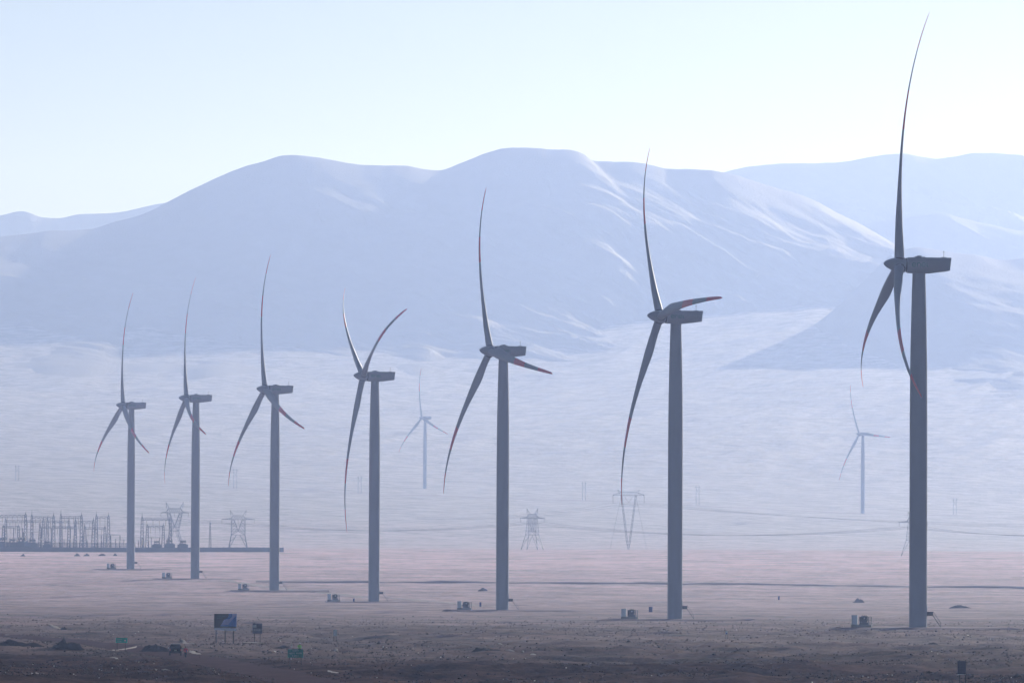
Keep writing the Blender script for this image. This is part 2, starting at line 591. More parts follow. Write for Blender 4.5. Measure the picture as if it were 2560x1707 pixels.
def hill(name, label, sil, d, d_foot, zf, amp, seed, shear=0.5, wl=300.0, x_ext=(-3200, 3200), back=1600, nx=620, ny=230, foot_pow=1.25, wander=120.0, prof=None, foot_var=240.0, calm=None):
    pts = [unproject(px, py, d) for px, py in sil]
    xs, zs = [p.x for p in pts], [p.z for p in pts]
    xs = [x_ext[0]] + xs + [x_ext[1]]
    zs = [zs[0] * 0.75 + zf * 0.25] + zs + [zs[-1] * 0.75 + zf * 0.25]
    if name == 'near_hill':
        xs.insert(1, xs[1] - 200)
        zs[0] = zf - 170
        zs.insert(1, zf - 170)
    Hf = pchip(xs, zs)
    inner_x = np.linspace(max(x_ext[0], -0.1 * d), min(x_ext[1], 0.1 * d), nx)
    left_x = np.linspace(x_ext[0], inner_x[0], 40)[:-1] if x_ext[0] < inner_x[0] - 1 else np.array([])
    right_x = np.linspace(inner_x[-1], x_ext[1], 40)[1:] if x_ext[1] > inner_x[-1] + 1 else np.array([])
    x = np.concatenate([left_x, inner_x, right_x])
    yr = d + wander * fbm(x / 700, x * 0 + seed, 3, seed + 5)
    H = Hf(x) * yr / d + 3.0 * fbm(x / 60, x * 0 + 3, 4, seed + 9) * yr / d
    u = np.concatenate([np.linspace(-0.35, 1, ny), 1 + np.linspace(0.02, 1, 40)])
    X_ = np.repeat(x[None, :], len(u), 0)
    ul = u[:, None]
    yf = d_foot + foot_var * (fbm(x / 420, x * 0 + 1, 4, seed + 2, 0.65))
    Y_ = np.where(ul <= 1, yf + (yr - yf) * ul, yr + back * (ul - 1))
    t = np.clip(ul, 0, 1)
    p = prof(t) if prof else t ** foot_pow
    xs2 = X_ - 0.45 * shear * (yr - Y_) * (ul <= 1)
    gx = np.linspace(x_ext[0], x_ext[1], 4000)
    ker = np.hanning(int(700 / (gx[1] - gx[0])) | 1)
    gh = Hf(gx)
    Hs = np.convolve(np.pad(gh, len(ker) // 2, mode='edge'), ker / ker.sum(), mode='valid')
    wl_t = np.clip(t, 0, 1) ** 3
    H = (Hf(xs2) * wl_t + np.interp(xs2, gx, Hs) * (1 - wl_t)) * yr / d + 3.0 * fbm(X_ / 60, X_ * 0 + 3, 4, seed + 9) * yr / d * wl_t
    Zb = np.where(ul < 0, zf + ul * 260, np.where(ul <= 1, zf + (H - zf) * p, H - (back * (ul - 1)) * 0.32 - 40 * (ul - 1)))
    xx = X_ - shear * (yr - Y_)
    rn = ridged(xx / wl, (Y_ - yr) / (wl * 4.5), 5, seed) - 1.05
    r2 = ridged((xx + 0.25 * Y_) / (wl * 0.33), (Y_ - yr) / (wl * 1.6), 4, seed + 40) - 1.0
    if calm: amp = amp * (0.4 + 0.6 * np.clip((X_ - calm[0]) / (calm[1] - calm[0]), 0, 1))
    env = 0.4 * np.exp(-((ul - 0.18) / 0.16) ** 2) + np.sin(np.pi * np.clip(ul * 0.93 + 0.02, 0, 1)) ** 0.8 * np.clip((H - zf) / 300, 0.15, 1.2) * (1 - np.clip(t, 0, 1) ** 7)
    wp = 60 * fbm(X_ / 150, Y_ / 300, 3, seed + 70)
    r3 = ridged((xx + 0.1 * Y_ + wp) / (wl * 0.14), (Y_ - yr) / (wl * 0.8), 3, seed + 80) - 1.0
    Z_ = Zb + env * (amp * rn + 0.34 * amp * r2 + 0.10 * amp * r3)
    if name == 'near_hill': Z_ = Z_ - 220 * np.clip((pts[0].x + 480 - X_) / 560, 0, 1) ** 2
    o = link_mesh(name, grid_mesh(name, X_, Y_, Z_, M['hill']))
    tag(o, label, 'hill', kind='structure')
    return o


FOOT = pchip([0, 0.15, 0.30, 0.50, 0.75, 1.0], [0, 0.092, 0.212, 0.430, 0.713, 1.0])
SIL_MAIN = d2([(-260, 575), (-100, 555), (0, 543), (90, 533), (200, 527), (260, 512), (330, 490), (375, 468), (440, 435), (520, 398), (600, 372), (655, 356), (720, 362), (770, 370), (830, 378), (930, 381), (970, 388), (1008, 393), (1060, 375), (1110, 355), (1160, 340), (1200, 337), (1260, 341), (1310, 345), (1340, 355), (1365, 370), (1420, 371), (1480, 378), (1530, 387), (1580, 388), (1620, 388), (1680, 400), (1720, 413), (1790, 432), (1860, 455), (1930, 490), (1980, 515), (2040, 552), (2110, 600), (2200, 655), (2300, 700)])
hill('hill_range', 'large rounded barren hill filling the middle of the skyline', SIL_MAIN, 12450, 10930, 286, 18, 101, shear=0.55, wl=200, prof=FOOT, foot_var=240.0, calm=(-250, 350))
SIL_B = [(1640, 1010), (1700, 935), (1770, 895), (1850, 850), (1932, 808), (2005, 778), (2080, 742), (2140, 704), (2190, 664), (2235, 628), (2290, 615), (2356, 627), (2444, 638), (2514, 650), (2570, 644), (2700, 660)]
hill('near_hill', 'shaded lower hill in front at the right edge', SIL_B, 11300, 9950, 228, 8, 202, shear=0.3, wl=180, x_ext=(-900, 3600), back=700, prof=FOOT)
SIL_D = [(1900, 600), (2080, 575), (2181, 555), (2250, 546), (2321, 537), (2363, 535), (2412, 546), (2480, 560), (2560, 578), (2700, 590)]
hill('middle_hill', 'pale hill with sunlit streaks behind the right turbine', SIL_D, 14100, 12600, 300, 60, 303, shear=0.8, wl=300, x_ext=(300, 4200), back=700)
SIL_C = d2([(1560, 430), (1660, 398), (1700, 388), (1800, 377), (1870, 376), (1905, 374), (1950, 370), (2000, 362), (2080, 352), (2110, 358), (2150, 365), (2200, 358), (2240, 352), (2300, 354), (2352, 357), (2480, 372)])
hill('far_hills', 'palest far ridge on the right skyline', SIL_C, 15500, 13300, 300, 70, 404, shear=0.6, wl=360, x_ext=(150, 5000), back=600)
SIL_E = d2([(-120, 515), (-50, 502), (0, 495), (50, 486), (72, 491), (95, 499), (130, 503), (190, 493), (270, 490), (310, 483), (375, 468), (440, 460), (520, 470)])
hill('far_hills', 'palest far ridge low on the left skyline', SIL_E, 15600, 14900, 660, 22, 505, shear=0.2, wl=500, x_ext=(-5000, -350), back=500, foot_pow=1.6)
# pale flat behind the left shoulder
xs_ = np.linspace(-5200, -300, 60)
ys_ = np.linspace(13200, 15400, 40)
PX, PY = np.meshgrid(xs_, ys_)
PZ = 565 + (PY - 13200) / 2200 * 125 + 6 * fbm(PX / 400, PY / 400, 3, 60)
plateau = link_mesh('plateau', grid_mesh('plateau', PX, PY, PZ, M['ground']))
tag(plateau, 'pale high flat behind the left shoulder of the hill', 'plateau', kind='structure')

# ------------------------------------------------------------------ wind turbines
RB = 56.3
TILT = R(5.24)


def blade_mesh(name, segs=64, nsec=18):
    key_r = [1.25, 3.0, 5.0, 8.0, 11.0, 14.0, 20.0, 30.0, 40.0, 48.0, 53.0, 55.4, RB]
    chord = pchip(key_r, [2.15, 2.15, 2.35, 3.2, 3.55, 3.35, 2.75, 2.05, 1.50, 1.10, 0.85, 0.60, 0.10])
    thick = pchip(key_r, [1.0, 1.0, 0.86, 0.56, 0.44, 0.38, 0.30, 0.24, 0.20, 0.18, 0.17, 0.17, 0.17])
    twist = pchip([1.25, 6, 9, 14, 20, 30, 40, RB], [18, 17, 15.5, 12, 8.5, 5, 3, 1])
    r = np.unique(np.concatenate([np.linspace(1.25, RB, segs), [0.53 * RB, 0.685 * RB, 0.85 * RB]]))
    b = MB()
    rings = []
    for q in r:
        xi = q / 57.0
        up = 5.876 * xi + 0.423 * xi ** 2 - 7.587 * xi ** 3
        c, th, tw = float(chord(q)), float(thick(q)), R(float(twist(q)))
        ring = []
        blend = min(1.0, max(0.0, (q - 2.5) / 6.0))
        for k in range(nsec):
            a = 2 * math.pi * k / nsec
            ux = 0.5 * (1 + math.cos(a))                 # 1 trailing .. 0 leading
            foil = 0.5 * th * 2.6 * (math.sqrt(max(ux, 0)) * (1 - ux) ** 0.85) * (1 if math.sin(a) >= 0 else -0.75)
            circ = 0.5 * th * math.sin(a)
            y = (1 - blend) * circ + blend * foil
            off = 0.5 + (0.33 - 0.5) * blend
            ce, cn = (off - ux) * c, y * c             # along chord (leading +), normal
            ring.append((up + ce * math.sin(tw) + cn * math.cos(tw), ce * math.cos(tw) - cn * math.sin(tw), q))
        rings.append(ring)
    b.loft(rings)
    # red bands
    n = nsec
    for i in range(len(r) - 1):
        m_ = 0.5 * (r[i] + r[i + 1]) / RB
        if 0.53 < m_ < 0.685 or m_ > 0.85:
            for k in range(n): b.m[i * n + k] = 1
    b.m[-1] = 1
    return b.mesh(name, [M['paint'], M['red']], smooth=True)


ME_BLADE = blade_mesh('blade')
b = MB(); b.lathe([(1.16, 1.25), (1.20, 1.28), (1.20, 1.62), (1.16, 1.64)], 24)
ME_COLLAR = b.mesh('root_collar', M['seam'], True)
b = MB(); b.lathe([(1.97, 0), (1.97, 22), (1.96, 45), (1.88, 59), (1.71, 68), (1.56, 74), (1.43, 78.3)], 48)
for zf_ in (0.06, 22.0, 50.0): b.lathe([(1.985, zf_ - 0.06), (2.0, zf_ - 0.05), (2.0, zf_ + 0.05), (1.985, zf_ + 0.06)] if zf_ < 45 else [(1.955, zf_ - 0.06), (1.965, zf_ - 0.05), (1.965, zf_ + 0.05), (1.95, zf_ + 0.06)], 48)
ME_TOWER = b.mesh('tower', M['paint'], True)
# nacelle: side outline in X (downwind +) and Z about the hub axis
out = [(-2.75, 1.50), (-2.6, 1.62), (6.9, 1.62), (7.02, 1.50), (6.72, -1.20), (6.55, -1.30), (2.2, -1.85), (-2.3, -1.78), (-2.75, -1.55)]
rings = []
for yv, kx in ((-1.72, 0.0), (-1.62, 1.0), (1.62, 1.0), (1.72, 0.0)):
    s_ = 1.0 if kx else 0.965
    rings.append([(2.1 + (x - 2.1) * s_, yv, 0.05 + (z - 0.05) * s_) for x, z in out])
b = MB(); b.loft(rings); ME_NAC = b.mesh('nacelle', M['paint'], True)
b = MB()
b.prism([(-0.9, 1.60), (-0.9, 1.88), (-0.2, 2.08), (0.5, 2.0), (0.5, 1.60)], -0.9, 0.9)
ME_HATCH = b.mesh('roof_hatch', M['paint'])
b = MB(); b.box((1.05, 0.2, 1.70), (0.6, 1.0, 0.18)); 
ME_VENT = b.mesh('roof_vent', M['seam'])
b = MB(); b.tube((5.55, 0, 1.6), (5.55, 0, 3.25), 0.05, 0.035, 6); b.tube((5.3, 0, 2.9), (5.8, 0, 2.9), 0.03, n=6); b.box((5.55, 0, 1.68), (1.2, 0.5, 0.14))
ME_MAST = b.mesh('weather_mast', M['dsteel'])
b = MB(); b.lathe([(1.45, -2.95), (1.55, -2.9), (1.55, -2.72), (1.45, -2.7)], 32, axis='X')
ME_RING = b.mesh('main_bearing_seal', M['seam'], True)
sp = [(0.02, -3.55), (0.22, -3.5), (0.5, -3.25), (0.85, -2.75), (1.18, -2.05), (1.42, -1.3), (1.58, -0.5), (1.66, 0.3), (1.66, 1.0), (1.58, 1.3)]
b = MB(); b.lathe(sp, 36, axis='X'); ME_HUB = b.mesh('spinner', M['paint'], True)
# lettering "enel": rounded strokes on both nacelle flanks
def stroke(b, pts, wid, y0, y1):
    for (x0, z0_), (x1, z1_) in zip(pts[:-1], pts[1:]):
        dx, dz = x1 - x0, z1_ - z0_
        l = math.hypot(dx, dz)
        if l < 1e-6: continue
        nx_, nz_ = -dz / l * wid / 2, dx / l * wid / 2
        ex, ez = dx / l * wid * 0.2, dz / l * wid * 0.2
        b.prism([(x0 + nx_ - ex, z0_ + nz_ - ez), (x1 + nx_ + ex, z1_ + nz_ + ez), (x1 - nx_ + ex, z1_ - nz_ + ez), (x0 - nx_ - ex, z0_ - nz_ - ez)], y0, y1)


def arc(cx, cz, r, a0, a1, n=16):
    return [(cx + r * math.cos(R(a0 + (a1 - a0) * k / n)), cz + r * math.sin(R(a0 + (a1 - a0) * k / n))) for k in range(n + 1)]


def enel(b, y0, y1, mirror=False):
    parts = []
    for cx in (0.0, 2.12):
        parts += [arc(cx, 0, 0.42, 10, 320), [(cx - 0.40, 0.02), (cx + 0.42, 0.02)]]
    parts += [[(0.72, -0.42), (0.72, 0.40)], arc(1.08, 0.04, 0.36, 180, 0), [(1.44, 0.04), (1.44, -0.42)]]
    parts += [[(2.86, 0.42), (2.86, -0.22)], arc(3.02, -0.24, 0.16, 180, 290, 6)]
    for p in parts:
        q = [((2.9 - x if mirror else x) - 1.3 + 0.0, z) for x, z in p]
        stroke(b, q, 0.15, y0, y1)


b = MB(); enel(b, -1.735, -1.722); ME_LOGO = b.mesh('logo_lettering', M['green_logo'])
b = MB(); enel(b, 1.722, 1.735, True); ME_LOGO2 = b.mesh('logo_lettering', M['green_logo'])
# entrance landing and stair at the tower foot, on the side away from the wind
b = MB()
b.box((2.62, 0, 2.62), (1.34, 1.3, 0.10))
for yv in (-0.62, 0.62): b.box((2.62, yv, 3.05), (1.34, 0.05, 0.80))
b.box((3.26, 0, 3.05), (0.05, 1.2, 0.80))
ME_LAND = b.mesh('entrance_landing', M['dsteel'])
b = MB()
for yv in (-0.5, 0.5): b.bar((3.3, yv, 2.6), (5.0, yv, 0.05), 0.07); b.bar((3.3, yv, 3.5), (5.0, yv, 1.0), 0.04); b.bar((5.0, yv, 0), (5.0, yv, 1.0), 0.04)
for k in range(11): b.box((3.38 + 0.155 * k, 0, 2.42 - 0.232 * k), (0.24, 1.0, 0.04))
ME_STAIR = b.mesh('entrance_stair', M['steel'])
b = MB(); b.box((1.975, 0, 3.72), (0.06, 0.85, 2.1)); ME_DOOR = b.mesh('entrance_door', M['cabinet'])

TLAB = {
    'T7': 'tallest and nearest white wind turbine, one blade straight up and two hanging down',
    'T6': 'wind turbine with a red-striped blade pointing right over its nacelle',
    'T5': 'middle turbine of the row, red-striped blade slanting down right in front of its nacelle',
    'T4': 'wind turbine whose two upper blades form a wide V above the nacelle',
    'T3': 'third turbine from the left, red-tipped blade slanting down right across its tower',
    'T2': 'second turbine from the left, short-looking blade passing in front of its tower to the right',
    'T1': 'leftmost and smallest turbine of the near row, standing before the substation',
    'F1': 'far hazy turbine standing between the V-bladed turbine and the middle one',
    'F2': 'far hazy turbine standing left of the tallest turbine, one blade level to the right'}
for n, (bx, by), hp, yaw, az in TURB:
    base, yaw, az = TB[n]
    t = empty('wind_turbine', base)
    tag(t, TLAB[n], 'wind turbine', 'white wind turbines standing on the desert plain')
    tw = link_mesh('tower', ME_TOWER, t)
    far = n in ('F1', 'F2')
    for nm, me in (('entrance_door', ME_DOOR), ('entrance_landing', ME_LAND), ('entrance_stair', ME_STAIR)):
        if not far: link_mesh(nm, me, tw)
    ry = Matrix.Rotation(R(yaw), 4, 'Z')
    off = Vector((0, 0, HUB))
    nac = link_mesh('nacelle', ME_NAC, t)
    nac.matrix_local = Matrix.Translation(off) @ ry
    for nm, me in (('roof_hatch', ME_HATCH), ('roof_vent', ME_VENT), ('weather_mast', ME_MAST), ('bearing_seal', ME_RING), ('lettering', ME_LOGO), ('lettering', ME_LOGO2)):
        if not (far and nm in ('lettering', 'bearing_seal', 'roof_vent')): link_mesh(nm, me, nac)
    hc = ry @ Vector((-4.35, 0, 0)) + off
    a0 = ry.to_3x3() @ Vector((-1, 0, 0))
    zz = Vector((0, 0, 1))
    a = a0 * math.cos(TILT) + zz * math.sin(TILT)
    v = zz * math.cos(TILT) - a0 * math.sin(TILT)
    h = ry.to_3x3() @ Vector((0, -1, 0))
    hub = link_mesh('spinner', ME_HUB, t)
    hub.matrix_local = Matrix.Translation(hc) @ Matrix((-a, v.cross(-a), v)).transposed().to_4x4()
    for k in range(3):
        th = R(az + 120 * k)
        er = v * math.cos(th) + h * math.sin(th)
        et = -v * math.sin(th) + h * math.cos(th)
        bl = link_mesh('blade', ME_BLADE, t)
        bl.matrix_local = Matrix.Translation(hc) @ Matrix((a, et, er)).transposed().to_4x4()
        if not far: link_mesh('root_collar', ME_COLLAR, bl)
    # gravel pad under the tower
    if not far:
        pb = MB()
        ringz = []
        for grow, zz_ in ((0.0, 0.0), (2.2, -PAD_H), (7.0, -PAD_H - 1.6)):
            ring = []
            for k in range(40):
                an = 2 * math.pi * k / 40
                cx_, sx_ = math.cos(an), math.sin(an)
                ex = (13 + 7 * random.random()) * math.copysign(abs(cx_) ** 0.45, cx_)
                ey = 11 * math.copysign(abs(sx_) ** 0.45, sx_)
                jit_ = 1 + 0.08 * float(vnoise(np.array(k * 0.7 + base.x), np.array(base.y + 2.0), 9))
                ring.append((ex * jit_ + grow * cx_ * 1.6 + 2, ey * jit_ + grow * sx_, zz_ - (0.02 if grow == 0 else 0)))
            ringz.append(ring)
        pb.loft(ringz)
        po = pb.build('turbine_pad', M['pad'], None, base)
        tag(po, 'low gravel pad the turbine stands on', 'pad', kind='structure')

# ------------------------------------------------------------------ transformer stations beside each near turbine
def make_station():
    t = empty('transformer_station')
    b = MB(); b.box((0, 0, 0.3), (4.5, 2.4, 0.6)); b.build('plinth', M['concrete'], t)
    b = MB(); b.box((-1.55, 0, 1.6), (1.25, 1.3, 2.0)); c = b.build('cabinet', M['cabinet'], t)
    b = MB(); b.box((-1.55, 0, 2.64), (1.45, 1.5, 0.08)); b.build('cabinet_roof', M['white'], c)
    b = MB(); b.box((-1.83, -0.665, 1.55), (0.55, 0.03, 1.7)); b.build('cabinet_door', M['cabinet'], c)
    b = MB(); b.box((-1.27, -0.665, 1.55), (0.55, 0.03, 1.7)); b.build('cabinet_door', M['cabinet'], c)
    b = MB(); b.box((0.55, 0, 0.85), (2.0, 1.3, 0.5)); b.build('transformer_base', M['steel'], t)
    b = MB()
    b.lathe([(0.72, -0.55), (0.80, -0.5), (0.80, 0.5), (0.72, 0.55)], 24, axis='Y', origin=(0.6, 0, 1.75))
    b.box((0.6, 0, 2.0), (1.5, 1.0, 0.9))
    tk = b.build('transformer_tank', M['dark_green'], t, smooth=False)
    b = MB()
    for k in range(9): b.box((-0.28 + 0.0 * k, -0.55 + 0.137 * k, 1.7), (0.42, 0.05, 1.2))
    b.build('radiator', M['dsteel'], tk)
    b = MB(); b.lathe([(0.10, -0.62), (0.16, -0.60), (0.16, -0.57), (0.10, -0.55)], 14, axis='Y', origin=(0.62, 0, 1.95)); b.build('gauge', M['white'], tk)
    for k in range(3):
        b = MB()
        b.lathe([(0.06, 2.45), (0.10, 2.5), (0.06, 2.56), (0.10, 2.62), (0.06, 2.68), (0.03, 2.8)], 10, origin=(0.15 + 0.42 * k, 0.1, 0))
        b.build('bushing', M['insul'], tk)
    b = MB()
    for x in (2.1, 1.55):
        for y in (-1.1, 1.1): b.bar((x, y, 0.6), (x, y, 2.35), 0.09)
    for y in (-1.1, 1.1):
        for z in (1.0, 1.6, 2.3): b.bar((1.55, y, z), (2.1, y, z), 0.06)
    for z in (1.0, 1.6, 2.3): b.bar((2.1, -1.1, z), (2.1, 1.1, z), 0.06)
    b.build('cable_frame', M['steel'], t)
    return t


ST = [('T7', -12.5, 'tallest turbine at the right'), ('T6', -12.0, 'turbine with the right-pointing blade'), ('T5', -11.7, 'middle turbine'),
      ('T4', -14.3, 'V-bladed turbine'), ('T3', -12.2, 'third turbine from the left'), ('T2', -12.4, 'second turbine from the left'), ('T1', -9.4, 'leftmost turbine')]
st0 = make_station()
for i, (n, dx, txt) in enumerate(ST):
    o = st0 if i == 0 else copy_tree(st0)
    p = TB[n][0]
    o.location = (p.x + dx, p.y - 1.0, p.z - 0.03)
    o.rotation_euler = (0, 0, R(-6 + 2 * i))
    tag(o, 'white cabinet and dark transformer on a plinth left of the ' + txt, 'transformer', 'transformer stations beside the turbines')


def make_bin():
    t = empty('waste_bin')
    b = MB(); b.box((0, 0, 0.78), (0.95, 0.75, 1.3), taper=1.08); b.build('bin_body', M['blue'], t)
    b = MB(); b.prism([(-0.55, 1.43), (0.55, 1.43), (0.5, 1.55), (-0.5, 1.55)], -0.45, 0.45); b.build('lid', M['blue'], t)
    for s in (-1, 1):
        b = MB(); b.lathe([(0.13, -0.05), (0.14, 0), (0.13, 0.05)], 12, axis='X', origin=(0.4 * s, 0.3, 0.13)); b.build('wheel', M['rubber'], t)
    return t


bn0 = make_bin()
for i, (px, py, dd, sx, lab) in enumerate([
        (1626.5, 1530, 1840, 1.0, 'wide blue waste bin between the transformer and the right-pointing-blade turbine'),
        (1201, 1516.5, 2140, 0.62, 'slim blue waste bin just left of the middle turbine tower'),
        (884.5, 1507, 2420, 0.62, 'slim blue waste bin left of the V-bladed turbine tower'),
        (1947, 1500.5, 2300, 0.62, 'lone slim blue waste bin on open ground right of the right-pointing-blade turbine')]):
    o = bn0 if i == 0 else copy_tree(bn0)
    p = unproject(px, py, dd)
    g = at_px(px, py) if i == 3 else p
    o.location = (g.x, g.y, g.z if i == 3 else max(g.z, tz(g.x, g.y)))
    o.scale = (sx, 0.8, 0.97)
    tag(o, lab, 'bin', 'blue bins near the turbines')

BARK = 1.6                                     # rolled steel angles with gusset plates
# ------------------------------------------------------------------ lattice pylons
def lattice(b, prof_, t=0.16, tb=0.09, faces=True):
    """square lattice column: prof_ = [(z, half width x, half width y), ...]"""
    C = lambda p, sx, sy: (sx * p[1], sy * p[2], p[0])
    for p, q in zip(prof_[:-1], prof_[1:]):
        for sx, sy in ((-1, -1), (1, -1), (1, 1), (-1, 1)):
            b.bar(C(p, sx, sy), C(q, sx, sy), t)
        for (s1, s2) in (((-1, -1), (1, -1)), ((1, -1), (1, 1)), ((1, 1), (-1, 1)), ((-1, 1), (-1, -1))):
            b.bar(C(p, *s1), C(q, *s2), tb)
            b.bar(C(p, *s2), C(q, *s1), tb)
            b.bar(C(q, *s1), C(q, *s2), tb)


def lerp(a, b_, k): return tuple(a[i] + (b_[i] - a[i]) * k for i in range(3))


def make_pylon(H=26.0, base=5.6, waist=3.1, head=2.4, arm=10.5, open_=1.0):
    t = empty('lattice_pylon')
    b = MB()
    zw, zf_, zb = 0.36 * H, 0.76 * H, 0.86 * H
    # splayed legs up to the waist
    for sx in (-1, 1):
        for sy in (-1, 1):
            b.bar((sx * base, sy * base * 0.8, 0), (sx * waist, sy * waist * 0.7, zw), 0.22)
            b.bar((sx * base, sy * base * 0.8, 0), (sx * waist * 0.25, sy * waist * 0.7, zw), 0.13)
            b.bar((sx * (base * 0.5 + waist * 0.5), sy * (base * 0.4 + waist * 0.35), zw / 2), (sx * waist * 0.6, sy * waist * 0.72, zw * 0.78), 0.10)
    for sy in (-1, 1): b.bar((-waist, sy * waist * 0.7, zw), (waist, sy * waist * 0.7, zw), 0.15)
    for sx in (-1, 1): b.bar((sx * waist, -waist * 0.7, zw), (sx * waist, waist * 0.7, zw), 0.15)
    # fork: two lattice arms from the waist to the beam
    for sx in (-1, 1):
        for sy in (-1, 1):
            b.bar((sx * waist, sy * waist * 0.7, zw), (sx * (head + 0.9), sy * 0.9, zf_), 0.18)
            b.bar((0.0, sy * waist * 0.5, zw + 0.10 * H), (sx * (head - 0.9 * open_), sy * 0.9, zf_), 0.18)
            b.bar((sx * waist * 0.9, sy * waist * 0.7, zw), (0.0, sy * waist * 0.5, zw + 0.10 * H), 0.13)
        for k in range(5):
            k0, k1 = k / 5, (k + 1) / 5
            for sy in (-1, 1):
                o0, o1 = (sx * waist, sy * waist * 0.7, zw), (sx * (head + 0.9), sy * 0.9, zf_)
                i0, i1 = (0.0, sy * waist * 0.5, zw + 0.10 * H), (sx * (head - 0.9 * open_), sy * 0.9, zf_)
                b.bar(lerp(o0, o1, k0), lerp(i0, i1, k1), 0.09)
                b.bar(lerp(i0, i1, k0), lerp(o0, o1, k1), 0.09)
    b.build('tower_body', M['steel'], t)
    # beam with cross arms
    b = MB()
    n = 14
    for k in range(n):
        x0_, x1_ = -arm + 2 * arm * k / n, -arm + 2 * arm * (k + 1) / n
        hz = lambda x: (zb - zf_) * (1.0 if abs(x) <= head + 0.9 else 0.30 * max(0.1, 1 - (abs(x) - head - 0.9) / (arm - head - 0.9)))
        wy = 0.8 if abs(x0_ + x1_) / 2 < head + 0.9 else 0.35
        for sy in (-wy, wy):
            b.bar((x0_, sy, zf_), (x1_, sy, zf_), 0.14)
            b.bar((x0_, sy, zf_ + hz(x0_)), (x1_, sy, zf_ + hz(x1_)), 0.14)
            b.bar((x0_, sy, zf_), (x1_, sy, zf_ + hz(x1_)), 0.09)
            b.bar((x0_, sy, zf_ + hz(x0_)), (x1_, sy, zf_), 0.09)
        b.bar((x0_, -wy, zf_), (x1_, wy, zf_), 0.08)
    b.build('crossarm', M['steel'], t)
    for sx in (-1, 1):
        b = MB()
        tip = (sx * (head + 1.7), 0, H)
        for dx in (-0.9, 0.9):
            for sy in (-0.8, 0.8): b.bar((sx * (head + 0.3) + dx, sy, zb), tip, 0.11)
        for k in (0.35, 0.65):
            b.bar(lerp((sx * (head + 0.3) - 0.9, -0.8, zb), tip, k), lerp((sx * (head + 0.3) + 0.9, 0.8, zb), tip, k), 0.08)
        b.build('earth_wire_peak', M['steel'], t)
    for x in (-arm + 0.3, 0, arm - 0.3):
        b = MB()
        b.lathe([(0.03, zf_ - 2.6)] + [(0.16 if k % 2 else 0.07, zf_ - 2.5 + 0.16 * k) for k in range(15)] + [(0.03, zf_)], 8, origin=(x, 0, 0))
        b.build('insulator_string', M['insul'], t)
    return t


PY = [((595, 1373), 4300, 1.0, 0, 'lattice pylon standing behind the grey wall between second and third turbine', 24.5, 10.5, 4.3, 3.5, 5.9),
      ((436, 1375), 4500, 1.0, 14, 'tallest lattice pylon, behind the substation just left of the second turbine', 30.0, 9.5, 2.6, 4.2, 5.4),
      ((1330.5, 1377), 4330, 1.0, 24, 'lattice pylon on open plain between the middle turbine and the right-pointing-blade turbine', 26.5, 8.6, 3.6, 2.2, 5.8),
      ((2283, 1391), 3950, 0.95, 30, 'lattice pylon mostly hidden behind the tower of the tallest turbine', 26.0, 10.5, 3.6, 2.2, 5.8)]
PYL = []
for (px, py), dd, s, rz, lab, Hh, arm, wst, hd, bs in PY:
    o = make_pylon(Hh, bs, wst, hd, arm)
    p = unproject(px, py, dd)
    p.z = tz(p.x, p.y)
    o.location = p
    o.rotation_euler = (0, 0, R(rz))
    o.scale = (s, s, 1)
    tag(o, lab, 'pylon', 'lattice pylons on the plain')
    PYL.append((p, R(rz), Hh, arm * s))
# guyed V pylon
t = empty('guyed_pylon')
pv = unproject(1571, 1372.5, 4470)
pv.z = tz(pv.x, pv.y)
t.location = pv
tag(t, 'V-shaped guyed pylon left of the tower of the right-pointing-blade turbine', 'pylon')
Hv = 37.5
for sx in (-1, 1):
    b = MB()
    p0, p1 = (sx * 0.25, 0, 0), (sx * 4.8, 0, Hv - 1.6)
    N = 16
    for k in range(N):
        for dx in (-0.45, 0.45):
            for dy in (-0.45, 0.45):
                s0, s1 = min(1, k / 2.0) * (1 if k < N - 1 else 1), min(1, (k + 1) / 2.0)
                a_, c_ = lerp(p0, p1, k / N), lerp(p0, p1, (k + 1) / N)
                b.bar((a_[0] + dx * s0, a_[1] + dy * s0, a_[2]), (c_[0] + dx * s1, c_[1] + dy * s1, c_[2]), 0.14)
            b.bar((a_[0] - dx * s0, -0.45 * s0, a_[2]), (c_[0] + dx * s1, 0.45 * s1, c_[2]), 0.08)
    b.build('leg', M['steel'], t)
    b = MB()
    for sy in (-1, 1): b.tube((sx * 4.8, 0, Hv - 2), (sx * 12, sy * 16, 0.2), 0.04, n=5)
    b.build('guy_wire', M['wire'], t)
b = MB()
for k in range(12):
    x0_, x1_ = -10.3 + 20.6 * k / 12, -10.3 + 20.6 * (k + 1) / 12
    hz = lambda x: 0.3 + 1.7 * max(0, 1 - max(0, abs(x) - 5) / 5.3)
    for sy in (-0.6, 0.6):
        b.bar((x0_, sy, Hv - 2), (x1_, sy, Hv - 2), 0.15); b.bar((x0_, sy, Hv - 2 + hz(x0_)), (x1_, sy, Hv - 2 + hz(x1_)), 0.15)
        b.bar((x0_, sy, Hv - 2), (x1_, sy, Hv - 2 + hz(x1_)), 0.10)
for sx in (-1, 1):
    for sy in (-0.6, 0.6): b.bar((sx * 4.6, sy, Hv - 0.2), (sx * 7.2, 0, Hv + 1.6), 0.13); b.bar((sx * 6.2, sy, Hv - 1), (sx * 7.2, 0, Hv + 1.6), 0.10)
b.build('crossarm', M['steel'], t)
for x in (-10.2, 10.2):
    b = MB(); b.lathe([(0.05, Hv - 7.0)] + [(0.2 if k % 2 else 0.09, Hv - 6.8 + 0.3 * k) for k in range(16)] + [(0.05, Hv - 2)], 8, origin=(x, 0, 0)); b.build('insulator_string', M['insul'], t)
b = MB()
for sx in (-1, 1): b.tube((sx * 2.6, 0, Hv - 3.0), (0, 0, Hv - 6.6), 0.10, n=6)
b.build('insulator_string', M['insul'], t)


